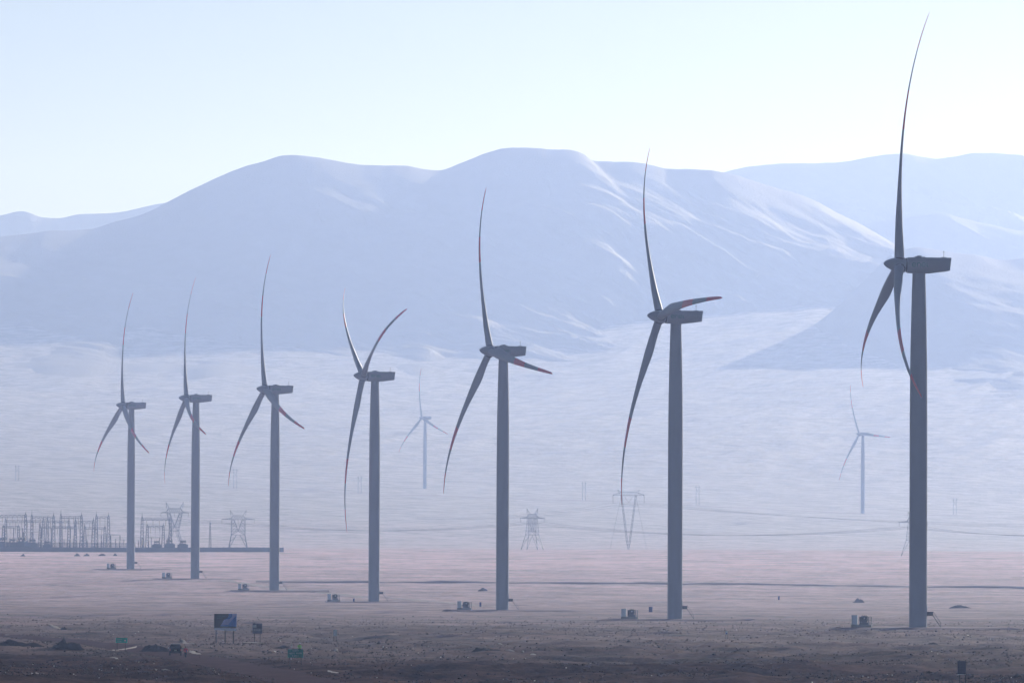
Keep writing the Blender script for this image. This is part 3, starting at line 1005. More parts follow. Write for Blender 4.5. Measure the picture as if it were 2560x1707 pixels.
# conductors: each span is one thing
def span(name, ends, sag, label, r=0.075, n=26):
    t = empty(name, ends[0][0])
    o0 = Vector(ends[0][0])
    for a_, c_ in ends:
        b = MB()
        a_, c_ = Vector(a_) - o0, Vector(c_) - o0
        pts = []
        for k in range(n + 1):
            u = k / n
            p = a_.lerp(c_, u)
            p.z -= sag * 4 * u * (1 - u)
            pts.append(p)
        b.path(pts, r, 5)
        b.build('conductor', M['wire'], t)
    tag(t, label, 'power line', 'overhead power lines')
    return t


def arm_pt(P, k):
    p, rz, H_, arm = P
    zz_ = 0.76 * H_ - 2.6
    return Vector((p.x + math.cos(rz) * arm * k * 0.97, p.y + math.sin(rz) * arm * k * 0.97, p.z + zz_))


span('power_line', [(arm_pt(PYL[0], k), arm_pt(PYL[2], k)) for k in (-1, 0, 1)], 5.0, 'power line sagging from behind the third turbine to the pylon past the middle turbine')
span('power_line', [(arm_pt(PYL[2], k), arm_pt(PYL[3], k)) for k in (-1, 0, 1)], 6.5, 'power line sagging behind the right-pointing-blade turbine to the tallest turbine')
e4 = [unproject(2680, 1337 + 2 * k, 3850) for k in (-1, 0, 1)]
span('power_line', [(arm_pt(PYL[3], k), e4[k + 1]) for k in (-1, 0, 1)], 2.0, 'power line running from behind the tallest turbine off the right edge')
span('power_line', [(arm_pt(PYL[1], k), arm_pt(PYL[0], k)) for k in (-1, 0, 1)], 1.5, 'short power line between the two pylons behind the substation')
vl = [Vector((pv.x + x, pv.y, pv.z + Hv - 7.0)) for x in (-10.2, 0, 10.2)]
span('power_line', [(v_, unproject(2700, 1313 + 4 * k, 4300)) for k, v_ in enumerate(vl)], 3.0, 'faint power line from the V-shaped pylon off the right edge', 0.06)
span('power_line', [(v_, unproject(1040, 1291 + 3 * k, 5600)) for k, v_ in enumerate(vl)], 4.0, 'faint power line from the V-shaped pylon to the left', 0.06)

# far poles
t0 = None
for i, (px, pyb, hpx) in enumerate([(43, 1201, 40), (588, 1221, 50), (899, 1233, 45), (1460, 1251, 46), (1744, 1264, 50), (2387, 1287, 42)]):
    g = at_px(px, pyb)
    hh = hpx * g.y / F
    t = empty('utility_pole', g)
    for dx in (-1.6, 1.6):
        b = MB(); b.tube((dx, 0, -0.3), (dx, 0, hh), 0.28, 0.2, 8); b.build('pole', M['steel'], t)
    b = MB(); b.box((0, 0, hh * 0.90), (7.0, 0.3, 0.35)); b.bar((-1.6, 0, hh * 0.55), (1.6, 0, hh * 0.86), 0.14); b.bar((1.6, 0, hh * 0.55), (-1.6, 0, hh * 0.86), 0.14)
    b.build('crossarm', M['steel'], t)
    place = ['far left, above the substation', 'far off, left of the third turbine', 'far off, just left of the V-bladed turbine tower', 'far off, left of the V-shaped pylon', 'far off, right of the right-pointing-blade turbine tower', 'far off, right of the tallest turbine tower'][i]
    tag(t, 'thin hazy twin-pole power mast ' + place, 'power pole', 'far twin poles along the track')

# ------------------------------------------------------------------ substation on the left
SD = 4120.0
zs_ = lambda x, y: tz(x, y)


def sub_pt(px, d=SD):
    p = unproject(px, 1372, d)
    p.z = tz(p.x, p.y)
    return p


def px_z(py, px, d=SD): return unproject(px, py, d).z


def gantry(px0, px1, top0, top1, beam_py, drops, lab, d=SD, hw=0.75):
    p0, p1 = sub_pt(px0, d), sub_pt(px1, d)
    t = empty('substation_gantry', p0)
    for px, p, tp in ((px0, p0, top0), (px1, p1, top1)):
        zt = px_z(tp, px, d) - p0.z
        zb_ = px_z(beam_py, px, d) - p0.z
        x = p.x - p0.x
        b = MB()
        N = 9
        for k in range(N):
            z0_, z1_ = zb_ * k / N, zb_ * (k + 1) / N
            w0, w1 = hw * (1.5 - 0.8 * k / N), hw * (1.5 - 0.8 * (k + 1) / N)
            C = lambda sx, sy, w_, z_: (x + sx * w_, sy * w_, z_)
            for sx, sy in ((-1, -1), (1, -1), (1, 1), (-1, 1)): b.bar(C(sx, sy, w0, z0_), C(sx, sy, w1, z1_), 0.17)
            for (s1, s2) in (((-1, -1), (1, -1)), ((1, -1), (1, 1)), ((1, 1), (-1, 1)), ((-1, 1), (-1, -1))):
                b.bar(C(*s1, w0, z0_), C(*s2, w1, z1_), 0.10); b.bar(C(*s2, w0, z0_), C(*s1, w1, z1_), 0.10)
        cl = b.build('column', M['dsteel'], t)
        b = MB(); b.tube((x, 0, zb_), (x, 0, zt), 0.32, 0.05, 5); b.bar((x - 0.5, -0.5, zb_), (x, 0, (zb_ + zt) / 2), 0.1); b.bar((x + 0.5, 0.5, zb_), (x, 0, (zb_ + zt) / 2), 0.1)
        b.build('lightning_spike', M['dsteel'], cl)
    zb0 = px_z(beam_py, px0, d) - p0.z
    L_ = p1.x - p0.x
    b = MB()
    n = max(4, int(abs(L_) / 1.3))
    for k in range(n):
        x0_, x1_ = L_ * k / n, L_ * (k + 1) / n
        b.bar((x0_, -0.5, zb0), (x0_, 0.5, zb0), 0.12)
        b.bar((x0_, -0.5, zb0 - 1.1), (x0_, 0.5, zb0 - 1.1), 0.12)
        for sy in (-0.5, 0.5):
            b.bar((x0_, sy, zb0), (x1_, sy, zb0), 0.16); b.bar((x0_, sy, zb0 - 1.1), (x1_, sy, zb0 - 1.1), 0.16)
            b.bar((x0_, sy, zb0 - (1.1 if k % 2 else 0)), (x1_, sy, zb0 - (0 if k % 2 else 1.1)), 0.11)
    b.build('beam', M['dsteel'], t)
    for i in range(drops):
        x = L_ * (i + 0.7) / (drops + 0.4)
        b = MB()
        b.lathe([(0.05, zb0 - 4.6)] + [(0.24 if k % 2 else 0.11, zb0 - 4.4 + 0.22 * k) for k in range(15)] + [(0.05, zb0 - 1.1)], 8, origin=(x, 0.3, 0))
        b.tube((x, 0.3, zb0 - 7.5), (x, 0.3, zb0 - 4.6), 0.07, n=5)
        b.build('insulator_string', M['insul'], t)
    tag(t, lab, 'gantry', 'steel gantries of the substation')
    return t


gantry(-28, 63.6, 1278, 1278, 1286.5, 7, 'longest lattice gantry of the substation, cut by the left edge')
gantry(79.2, 133.7, 1274, 1279, 1291, 4, 'second lattice gantry of the substation from the left edge', d=4150)
gantry(151.8, 203.5, 1272.5, 1279, 1290, 4, 'lattice gantry in the middle of the substation, left of the first turbine')
gantry(240.7, 271, 1276, 1280, 1291, 2, 'narrow lattice gantry just left of the leftmost turbine tower', d=4150)
gantry(354.9, 425.4, 1280, 1292, 1295.5, 4, 'lattice gantry between the leftmost and second turbine towers')
gantry(100, 188, 1300, 1300, 1316, 3, 'lower lattice gantry behind the middle of the substation', d=4230)
gantry(8, 46, 1309, 1309, 1315, 3, 'small low lattice gantry under the longest one at the left edge', d=4200)
gantry(212, 262, 1308, 1309, 1318, 4, 'small low lattice gantry before the leftmost turbine', d=4220)


gantry(14, 108, 1289, 1290, 1300, 6, 'rear lattice gantry seen through the longest one near the left edge', d=4310)
gantry(118, 172, 1288, 1288, 1301, 4, 'rear lattice gantry seen through the middle of the substation', d=4330)
gantry(188, 233, 1290, 1291, 1302, 3, 'rear lattice gantry left of the narrow one by the leftmost turbine', d=4300)
gantry(368, 408, 1306, 1306, 1314, 3, 'small low lattice gantry between the leftmost and second turbine towers', d=4200)


def busbar(px0, px1, py_, lab, d):
    p0, p1 = sub_pt(px0, d), sub_pt(px1, d)
    t = empty('busbar', p0)
    z = px_z(py_, px0, d) - p0.z
    L_ = p1.x - p0.x
    b = MB()
    for sy in (-2, 0, 2): b.tube((0, sy, z), (L_, sy, z), 0.14, n=6)
    b.build('busbar_tube', M['alu'], t)
    n = max(2, int(L_ / 5))
    for k in range(n + 1):
        x = L_ * k / n
        b = MB()
        for sy in (-2, 0, 2): b.tube((x, sy, z - 2.2), (x, sy, z), 0.16, n=6, mi=1)
        b.box((x, 0, z - 2.3), (0.4, 4.6, 0.25)); b.tube((x, -1, 0), (x, -1, z - 2.3), 0.2, n=6); b.tube((x, 1, 0), (x, 1, z - 2.3), 0.2, n=6)
        b.build('support', [M['dsteel'], M['insul']], t)
    tag(t, lab, 'busbar', 'busbars of the substation')


busbar(-10, 56, 1319, 'tubular busbar on supports under the longest gantry', 4090)
busbar(58, 102, 1329, 'short tubular busbar between the two leftmost gantries', 4105)
busbar(206, 300, 1337, 'low tubular busbar left of the leftmost turbine tower', 4085)
busbar(336, 420, 1343, 'low tubular busbar right of the leftmost turbine tower', 4095)
busbar(104, 200, 1319, 'tubular busbar on supports in the middle of the substation', 4100)


def make_ptrans():
    t = empty('power_transformer')
    b = MB(); b.box((0, 0, 0.3), (5.2, 3.6, 0.6)); b.build('foundation', M['concrete'], t)
    b = MB(); b.box((0, 0, 2.2), (3.6, 2.4, 3.2)); b.box((0, 0, 3.9), (3.8, 2.6, 0.2)); tk = b.build('tank', M['dark_green'], t)
    for s in (-1, 1):
        b = MB()
        for k in range(7): b.box((s * 2.25, -1.2 + 0.4 * k, 2.3), (0.75, 0.12, 2.6))
        b.build('radiator', M['dsteel'], t)
    b = MB(); b.lathe([(0.4, -1.6), (0.5, -1.5), (0.5, 1.5), (0.4, 1.6)], 14, axis='X', origin=(0, 1.2, 5.1)); b.bar((-1, 1.2, 4), (-1, 1.2, 4.7), 0.15); b.bar((1, 1.2, 4), (1, 1.2, 4.7), 0.15); b.build('conservator', M['dark_green'], t)
    for k in range(3):
        b = MB(); b.lathe([(0.15, 4.0)] + [(0.26 if q % 2 else 0.14, 4.1 + 0.16 * q) for q in range(11)] + [(0.05, 6.3)], 8, origin=(-1.2 + 1.2 * k, -0.5, 0)); b.build('bushing', M['insul'], t)
    return t


pt0 = make_ptrans()
PT = [(6, 4060, 'at the left edge'), (31, 4075, 'second from the left edge'), (55, 4060, 'third from the left edge'), (80, 4080, 'fourth from the left edge'),
      (392, 4060, 'right after the leftmost turbine'), (424, 4075, 'amid the group before the second turbine'), (457, 4060, 'right beside the second turbine tower'), (118, 4095, 'fifth from the left edge')]
for i, (px, d_, lab) in enumerate(PT):
    o = pt0 if i == 0 else copy_tree(pt0)
    o.location = sub_pt(px, d_)
    o.rotation_euler = (0, 0, R(5 * (i % 3) - 4))
    sc_ = [1.4, 1.25, 1.45, 1.2, 1.1, 1.2, 1.15, 0.95][i]
    o.scale = (sc_,) * 3
    tag(o, 'dark green power transformer of the substation, ' + lab, 'transformer', 'power transformers of the substation')


def make_it():
    t = empty('instrument_transformer')
    b = MB(); b.box((0, 0, 0.15), (0.8, 0.8, 0.3)); b.tube((0, 0, 0.3), (0, 0, 2.6), 0.2, n=6); b.build('support', M['steel'], t)
    b = MB(); b.lathe([(0.16, 2.6)] + [(0.30 if k % 2 else 0.18, 2.7 + 0.18 * k) for k in range(11)] + [(0.12, 4.7)], 8); b.build('insulator', M['insul'], t)
    b = MB(); b.lathe([(0.1, 4.7), (0.36, 4.8), (0.36, 5.2), (0.1, 5.4)], 10); b.build('head', M['alu'], t)
    return t


it0 = make_it()
k_ = 0
for i, px in enumerate([14, 23, 42, 62, 70, 88, 96, 104, 126, 138, 150, 160, 174, 183, 192, 206, 218, 229, 243, 254, 264, 277, 289, 299, 310, 338, 346, 355, 363, 371]):
    o = it0 if i == 0 else copy_tree(it0)
    p = sub_pt(px, 4055 + (i % 3) * 14)
    o.location = p
    s_ = 1.22 + 0.18 * ((i * 7) % 5 - 2) / 2
    o.scale = (s_, s_, s_)
    tag(o, 'slim instrument transformer post in the row behind the substation wall' if px < 330 else 'slim instrument transformer post right of the leftmost turbine tower', 'instrument transformer',
        'instrument transformers left of the leftmost turbine' if px < 330 else 'instrument transformers right of the leftmost turbine')
# lattice lightning mast
p = sub_pt(525, 4140)
t = empty('lightning_mast', p)
zt = px_z(1305, 525, 4140) - p.z
b = MB(); lattice(b, [(zt * k / 9, 0.75 - 0.5 * k / 9, 0.75 - 0.5 * k / 9) for k in range(10)], 0.14, 0.09); b.build('mast', M['steel'], t)
b = MB(); b.tube((0, 0, zt), (0, 0, zt + 2.2), 0.08, 0.03, 5); b.build('spike', M['steel'], t)
tag(t, 'slender lattice lightning mast behind the wall right of the second turbine', 'mast')
# perimeter wall with mesh fence
w0, w1 = unproject(-60, 1384.5, 3990), unproject(708, 1380.5, 4030)
for p in (w0, w1): p.z = tz(p.x, p.y)
t = empty('perimeter_wall', w0)
dirw = (w1 - w0)
Lw = dirw.length
b = MB()
N = 46
for k in range(N):
    x0_, x1_ = Lw * k / N, Lw * (k + 1) / N
    gz = [tz(w0.x + dirw.x * q, w0.y + dirw.y * q) - w0.z for q in (k / N, (k + 1) / N)]
    b.prism([(x0_ + 0.0, gz[0] - 0.5), (x1_, gz[1] - 0.5), (x1_, gz[1] + 2.7), (x0_, gz[0] + 2.7)], -0.15, 0.15)
b.build('wall', M['wall'], t)
b = MB()
for k in range(N + 1):
    q = k / N
    gz = tz(w0.x + dirw.x * q, w0.y + dirw.y * q) - w0.z
    b.box((Lw * q, -0.02, gz + 1.15), (0.5, 0.5, 3.4))
b.build('wall_pier', M['wall'], t)
t.rotation_euler = (0, 0, math.atan2(dirw.y, dirw.x))
tag(t, 'long grey perimeter wall in front of the substation', 'wall')
b = MB()
q0, q1 = unproject(-50, 1375, 4034), unproject(322, 1373, 4046)
for p in (q0, q1): p.z = tz(p.x, p.y)
t = empty('mesh_fence', q0)
Lf = (q1 - q0).length
for k in range(120): b.bar((Lf * k / 119, 0, 0), (Lf * k / 119, 0, 5.2), 0.16)
b.build('fence_post', M['dsteel'], t)
b = MB()
for z in (1.0, 2.2, 3.4, 4.6, 5.2): b.bar((0, 0, z), (Lf, 0, z), 0.12)
b.build('fence_rail', M['dsteel'], t)
tag(t, 'tall picket fence behind the substation wall at the left edge', 'fence')

BARK = 1.2
# ------------------------------------------------------------------ signs
def bars(b, x0_, x1_, z, h, y0, y1, seed, mi=0, gap=0.25):
    """a row of lettering strokes too small to read"""
    r_ = random.Random(seed)
    x = x0_
    while x < x1_:
        wd = h * r_.uniform(0.35, 0.6)
        k = r_.choice((0, 1, 2, 3))
        s_ = h * 0.16
        b.prism([(x, z), (x + s_, z), (x + s_, z + h), (x, z + h)], y0, y1, mi)
        if k in (0, 2): b.prism([(x + s_, z + h - s_), (x + wd, z + h - s_), (x + wd, z + h), (x + s_, z + h)], y0, y1, mi)
        if k in (1, 2, 3): b.prism([(x + s_, z + h * 0.45), (x + wd, z + h * 0.45), (x + wd, z + h * 0.45 + s_), (x + s_, z + h * 0.45 + s_)], y0, y1, mi)
        if k in (0, 3): b.prism([(x + wd - s_, z), (x + wd, z), (x + wd, z + h * 0.45), (x + wd - s_, z + h * 0.45)], y0, y1, mi)
        x += wd + h * gap


def posts(t, xs, z1, r=0.07, m_='wood'):
    for x in xs:
        b = MB(); b.tube((x, 0.1, -0.4), (x, 0.1, z1), r, n=8); b.build('post', M[m_], t)


def flat(poly, y, mi, b, th=0.008):
    b.prism(poly, y - th, y, mi)


# billboard
g = at_px(563, 1606.5)
t = empty('billboard', g, R(4))
k = g.y / F
posts(t, [-1.72 * k * 13.2, 0, 1.55 * k * 13.2], 4.3 * k * 13.6, 0.11)
Wb, zb0, zb1 = 56 * k, 38 * k, 73.5 * k
b = MB(); b.box((0, 0, (zb0 + zb1) / 2), (Wb, 0.10, zb1 - zb0))
b.build('panel', M['board_dark'], t)
X_ = lambda u: (u - 0.5) * Wb
Z_ = lambda v_: zb0 + (zb1 - zb0) * v_
b = MB()
flat([(X_(.28), Z_(.13)), (X_(1), Z_(.10)), (X_(1), Z_(1)), (X_(.66), Z_(1)), (X_(.60), Z_(.70)), (X_(.44), Z_(.58))], -0.051, 0, b)
flat([(X_(.30), Z_(.18)), (X_(.62), Z_(.22)), (X_(.80), Z_(.56)), (X_(.66), Z_(.62)), (X_(.44), Z_(.58))], -0.060, 1, b)
flat([(X_(.66), Z_(.60)), (X_(.78), Z_(.55)), (X_(.98), Z_(.86)), (X_(.97), Z_(.99)), (X_(.80), Z_(.98)), (X_(.80), Z_(.78))], -0.069, 1, b)
b.build('picture', [M['board_blue'], M['board_pale']], t)
b = MB(); bars(b, X_(.12), X_(.44), Z_(.80), 0.13 * 2, -0.057, -0.051, 3); bars(b, X_(.12), X_(.36), Z_(.66), 0.2, -0.057, -0.051, 4); b.build('lettering', mat('dim_teal', (0.03, 0.12, 0.12), 0.6), t)
b = MB(); b.prism([(X_(-0.01), 33 * k), (X_(1.0), 30.5 * k), (X_(0.99), 36.4 * k), (X_(0.5), 38.2 * k), (X_(0.0), 38.0 * k)], -0.09, -0.06); b.build('lower_banner', M['board_strip'], t)
tag(t, 'large dark billboard on three posts with a blue picture and a white strip below', 'billboard')
# small information board
g = at_px(643, 1606)
t = empty('information_board', g, R(4))
k = g.y / F
posts(t, [-7 * k, 7.5 * k], 46 * k, 0.06)
Wb = 24 * k
X_ = lambda u: (u - 0.5) * Wb
Zq = lambda py_: (1606 - py_) * k
b = MB(); b.box((0, 0, (Zq(1582.5) + Zq(1557)) / 2), (Wb, 0.08, Zq(1557) - Zq(1582.5))); b.build('panel', M['sign_navy'], t)
b = MB(); flat([(X_(.05), Zq(1567.5)), (X_(.40), Zq(1567.5)), (X_(.40), Zq(1560.8)), (X_(.05), Zq(1560.8))], -0.041, 0, b); b.build('white_plate', M['sign_white'], t)
b = MB(); flat([(X_(0), Zq(1576.5)), (X_(1), Zq(1576.5)), (X_(1), Zq(1570)), (X_(0), Zq(1570))], -0.041, 0, b); flat([(X_(0), Zq(1582.4)), (X_(1), Zq(1582.4)), (X_(1), Zq(1577)), (X_(0), Zq(1577))], -0.041, 1, b)
b.build('grey_plate', [M['board_grey'], mat('board_slate', (0.05, 0.055, 0.12), 0.6)], t)
b = MB(); bars(b, X_(.2), X_(.85), Zq(1575.8), 0.36, -0.056, -0.05, 9, gap=0.35); b.build('lettering', M['sign_white'], t)
tag(t, 'small navy and grey information board on two posts right of the billboard', 'sign')
# large green sign
g = at_px(738.5, 1669.5)
t = empty('road_sign', g, R(-2))
k = g.y / F
posts(t, [-14.2 * k, 15 * k], 38 * k, 0.045, 'steel')
Wb, za, zc = 39 * k, 19 * k, 40 * k
b = MB(); b.box((0, 0, (za + zc) / 2), (Wb, 0.05, zc - za)); b.build('panel', M['sign_green'], t)
b = MB()
hl = 4.0 * k
bars(b, -7 * k, 7 * k, 34.2 * k, hl, -0.034, -0.027, 21, gap=0.3)
bars(b, -16.5 * k, -1 * k, 27.6 * k, hl, -0.034, -0.027, 22, gap=0.3)
bars(b, 1.5 * k, 16.5 * k, 27.6 * k, hl, -0.034, -0.027, 23, gap=0.3)
bars(b, -7.5 * k, -6.5 * k, 21.2 * k, hl, -0.034, -0.027, 24); bars(b, -3.5 * k, 4 * k, 21.2 * k, hl, -0.034, -0.027, 25); bars(b, 6 * k, 8 * k, 21.2 * k, hl, -0.034, -0.027, 26)
b.build('lettering', mat('pale_teal', (0.45, 0.75, 0.72), 0.6), t)
tag(t, 'green sign with three lines of pale lettering in front of the lime-vested person', 'sign')
# small green direction sign
g = at_px(304, 1627)
t = empty('direction_sign', g, R(3))
k = g.y / F
posts(t, [-11 * k, 9.5 * k], 32 * k, 0.05, 'wood')
Wb, za, zc = 29 * k, 20.5 * k, 33 * k
b = MB(); b.box((0, 0, (za + zc) / 2), (Wb, 0.05, zc - za)); b.build('panel', mat('sign_green_bright', (0.0, 0.52, 0.36), 0.5), t)
b = MB(); bars(b, -11.5 * k, 0.5 * k, 28.4 * k, 2.6 * k, -0.034, -0.027, 31, gap=0.3); bars(b, -11.5 * k, -1 * k, 23.4 * k, 2.6 * k, -0.034, -0.027, 32, gap=0.3); b.build('lettering', mat('pale_teal', (0.35, 0.75, 0.70), 0.6), t)
b = MB(); b.prism([(7 * k, 26.5 * k), (8.6 * k, 28.6 * k), (10.4 * k, 26.5 * k), (8.6 * k, 24.4 * k)], -0.036, -0.027); b.build('arrow', M['white'], t)
tag(t, 'small green direction sign with a white mark, beside the road left of the car', 'sign')
# dark blue notice board bottom right
g = unproject(2404, 1714, 800)
g.z = tz(g.x, g.y)
k = g.y / F
t = empty('notice_board', g, R(-5))
zt = unproject(2404, 1651, 800).z - g.z
zb_ = unproject(2404, 1684, 800).z - g.z
posts(t, [-0.24, 0.46], zt + 0.12, 0.05, 'wood')
b = MB(); b.box((0, 0, (zt + zb_) / 2), (0.95, 0.06, zt - zb_)); b.build('panel', M['sign_navy'], t)
b = MB(); b.box((0, -0.005, zb_ - 0.03), (0.97, 0.08, 0.05)); b.build('lower_edge', M['sign_white'], t)
b = MB(); bars(b, -0.34, 0.3, (zt + zb_) / 2 + 0.12, 0.09, -0.036, -0.031, 41); bars(b, -0.34, 0.25, (zt + zb_) / 2 - 0.12, 0.09, -0.036, -0.031, 42); b.build('lettering', mat('slate_lettering', (0.03, 0.045, 0.11), 0.6), t)
tag(t, 'dark blue notice board on two posts at the lower right', 'sign')
# white plate on two posts
g = at_px(838, 1600)
t = empty('marker_board', g)
k = g.y / F
posts(t, [-4 * k, 4 * k], 28 * k, 0.045, 'wood')
b = MB(); b.box((-0.5 * k, 0, 20 * k), (8.5 * k, 0.05, 16 * k)); b.build('panel', M['white'], t)
tag(t, 'plain white board on two posts between the V-bladed turbine and the signs', 'sign')
g = at_px(1816.5, 1598)
t = empty('marker_board', g)
k = g.y / F
posts(t, [-2 * k, 2.5 * k], 20 * k, 0.04, 'wood')
b = MB(); b.box((0, 0, 15.5 * k), (6.5 * k, 0.05, 9 * k)); b.build('panel', M['white'], t)
b = MB(); b.box((0, -0.03, 14 * k), (3.0 * k, 0.012, 3.5 * k)); b.build('panel_mark', M['blue'], t)
tag(t, 'tiny pale marker board alone on the plain right of the right-pointing-blade turbine', 'sign')
# white post
g = at_px(727.5, 1648)
t = empty('marker_post', g)
k = g.y / F
t.rotation_euler = (0, R(2.5), 0)
b = MB(); b.tube((0, 0, -0.2), (0, 0, 38 * k), 1.35 * k, n=12); b.build('post', M['white'], t)
b = MB(); b.tube((0, 0, 38 * k), (0, 0, 38.7 * k), 1.35 * k, 0.6 * k, n=12); b.build('cap', M['white'], t)
tag(t, 'thick white marker post standing behind the green sign', 'post')
for px, py, h_, lab in ((958, 1627, 11, 'thin white stake right of the green sign'),):
    g = at_px(px, py)
    k = g.y / F
    t = empty('survey_stake', g)
    b = MB(); b.tube((0, 0, -0.1), (0, 0, h_ * k), 0.035, n=6); b.build('stake', M['wood'], t)
    b = MB(); b.box((0, 0, h_ * k), (0.14, 0.05, 0.2)); b.build('tip', M['white'], t)
    tag(t, lab, 'stake')

# ------------------------------------------------------------------ car seen from behind
def make_car():
    t = empty('parked_car')
    hw = 0.93
    b = MB()
    # lower body, lofted from tail (y=-2.3) to nose (y=2.4)
    rings = []
    for y, w_, z0_, z1_ in ((-2.32, 0.80, 0.48, 0.98), (-2.22, 0.90, 0.42, 1.06), (-1.6, 0.93, 0.38, 1.10), (0.0, 0.94, 0.36, 1.10), (1.2, 0.93, 0.38, 1.06), (2.05, 0.90, 0.42, 0.98), (2.35, 0.78, 0.50, 0.86)):
        rings.append([(-w_ * 0.96, y, z0_), (w_ * 0.96, y, z0_), (w_, y, z0_ + 0.15), (w_, y, z1_ - 0.15), (w_ * 0.95, y, z1_), (-w_ * 0.95, y, z1_), (-w_, y, z1_ - 0.15), (-w_, y, z0_ + 0.15)])
    b.loft(rings)
    rings = []
    for z, w_, ya, yb in ((1.04, 0.91, -2.24, 1.15), (1.10, 0.90, -2.22, 1.05), (1.62, 0.76, -2.02, 0.30), (1.76, 0.70, -1.86, 0.12), (1.80, 0.60, -1.7, -0.05)):
        rings.append([(-w_, ya + 0.08, z), (-w_ + 0.08, ya, z), (w_ - 0.08, ya, z), (w_, ya + 0.08, z), (w_, yb - 0.1, z), (w_ - 0.1, yb, z), (-w_ + 0.1, yb, z), (-w_, yb - 0.1, z)])
    b.loft(rings)
    body = b.build('body', M['black'], t, smooth=True)
    b = MB(); P = [(-0.76, -2.24, 1.16), (0.76, -2.24, 1.16), (0.66, -2.08, 1.58), (-0.66, -2.08, 1.58)]
    b.add(P + [(x, y + 0.03, z) for x, y, z in P], [(0, 1, 2, 3), (7, 6, 5, 4), (0, 4, 5, 1), (1, 5, 6, 2), (2, 6, 7, 3), (3, 7, 4, 0)]); b.build('rear_window', M['glass'], t)
    for s in (-1, 1):
        b = MB(); P = [(s * 0.905, -1.95, 1.16), (s * 0.905, 0.75, 1.16), (s * 0.785, 0.25, 1.58), (s * 0.785, -1.8, 1.58)]
        b.add(P + [(x + s * 0.012, y, z) for x, y, z in P], [(0, 1, 2, 3), (7, 6, 5, 4), (0, 4, 5, 1), (1, 5, 6, 2), (2, 6, 7, 3), (3, 7, 4, 0)]); b.build('side_window', M['glass'], t)
        b = MB(); b.box((s * 0.80, -2.285, 0.93), (0.16, 0.10, 0.30)); b.build('tail_light', M['tail'], t)
        b = MB(); b.ellipsoid((s * 1.05, 0.72, 1.16), (0.11, 0.08, 0.09)); b.box((s * 0.95, 0.74, 1.14), (0.12, 0.05, 0.05)); b.build('side_mirror', M['alu'], t)
        b = MB(); b.tube((s * 0.56, -1.7, 1.86), (s * 0.56, 0.0, 1.86), 0.025, n=8)
        for y in (-1.65, -0.85, -0.05): b.tube((s * 0.56, y, 1.76), (s * 0.56, y, 1.86), 0.022, n=6)
        b.build('roof_rail', M['alu'], t)
        for y in (-1.45, 1.45):
            b = MB(); b.lathe([(0.24, -0.12), (0.35, -0.11), (0.37, 0), (0.35, 0.11), (0.24, 0.12)], 24, axis='X', origin=(s * 0.83, y, 0.37)); wl_ = b.build('wheel', M['rubber'], t)
            b = MB(); b.lathe([(0.06, -0.125), (0.235, -0.10), (0.235, 0.10), (0.06, 0.125)], 18, axis='X', origin=(s * 0.83, y, 0.37)); b.build('rim', M['alu'], wl_)
    b = MB(); b.box((0, -2.35, 0.55), (1.66, 0.16, 0.24)); b.build('rear_bumper', M['black'], t)
    b = MB(); b.box((0, -2.33, 0.86), (0.40, 0.02, 0.13)); b.build('licence_plate', M['sign_white'], t)
    b = MB(); b.prism([(-0.62, 1.74), (0.62, 1.74), (0.58, 1.80), (-0.58, 1.80)], -2.12, -1.8); b.build('spoiler', M['black'], t)
    b = MB(); b.tube((-0.5, -1.4, 1.78), (-0.55, -1.55, 2.12), 0.012, n=5); b.build('antenna', M['black'], t)
    return t


c = make_car()
g = at_px(438.5, 1638.0)
c.location = g
c.rotation_euler = (0, 0, R(3))
tag(c, 'dark off-road car seen from behind on the dirt road', 'car')

# ------------------------------------------------------------------ people
def person_body(name, J, E, rad, mats_):
    """continuous skinned body from joints J, edges E and radii"""
    names = list(J)
    me = bpy.data.meshes.new(name + '_cage')
    me.from_pydata([J[n] for n in names], [(names.index(a), names.index(b_)) for a, b_ in E], [])
    o = bpy.data.objects.new(name, me)
    col.objects.link(o)
    sk = o.modifiers.new('skin', 'SKIN')
    sk.use_smooth_shade = True
    lay = me.skin_vertices[0].data if me.skin_vertices else None
    if lay is None:
        bm = bmesh.new(); bm.from_mesh(me); bm.verts.layers.skin.verify(); bm.to_mesh(me); bm.free()
        lay = me.skin_vertices[0].data
    for i, n in enumerate(names):
        r_ = rad[n]
        lay[i].radius = (r_, r_) if not isinstance(r_, tuple) else r_
        lay[i].use_root = (n == 'pelvis')
    sub = o.modifiers.new('sub', 'SUBSURF')
    sub.levels = sub.render_levels = 2
    dg = bpy.context.evaluated_depsgraph_get()
    dg.update()
    m2 = bpy.data.meshes.new_from_object(o.evaluated_get(dg))
    m2.name = name
    bpy.data.objects.remove(o)
    bpy.data.meshes.remove(me)
    m2.materials.clear()
    m2.materials.append(mats_)
    m2.polygons.foreach_set('material_index', [0] * len(m2.polygons))
    return m2


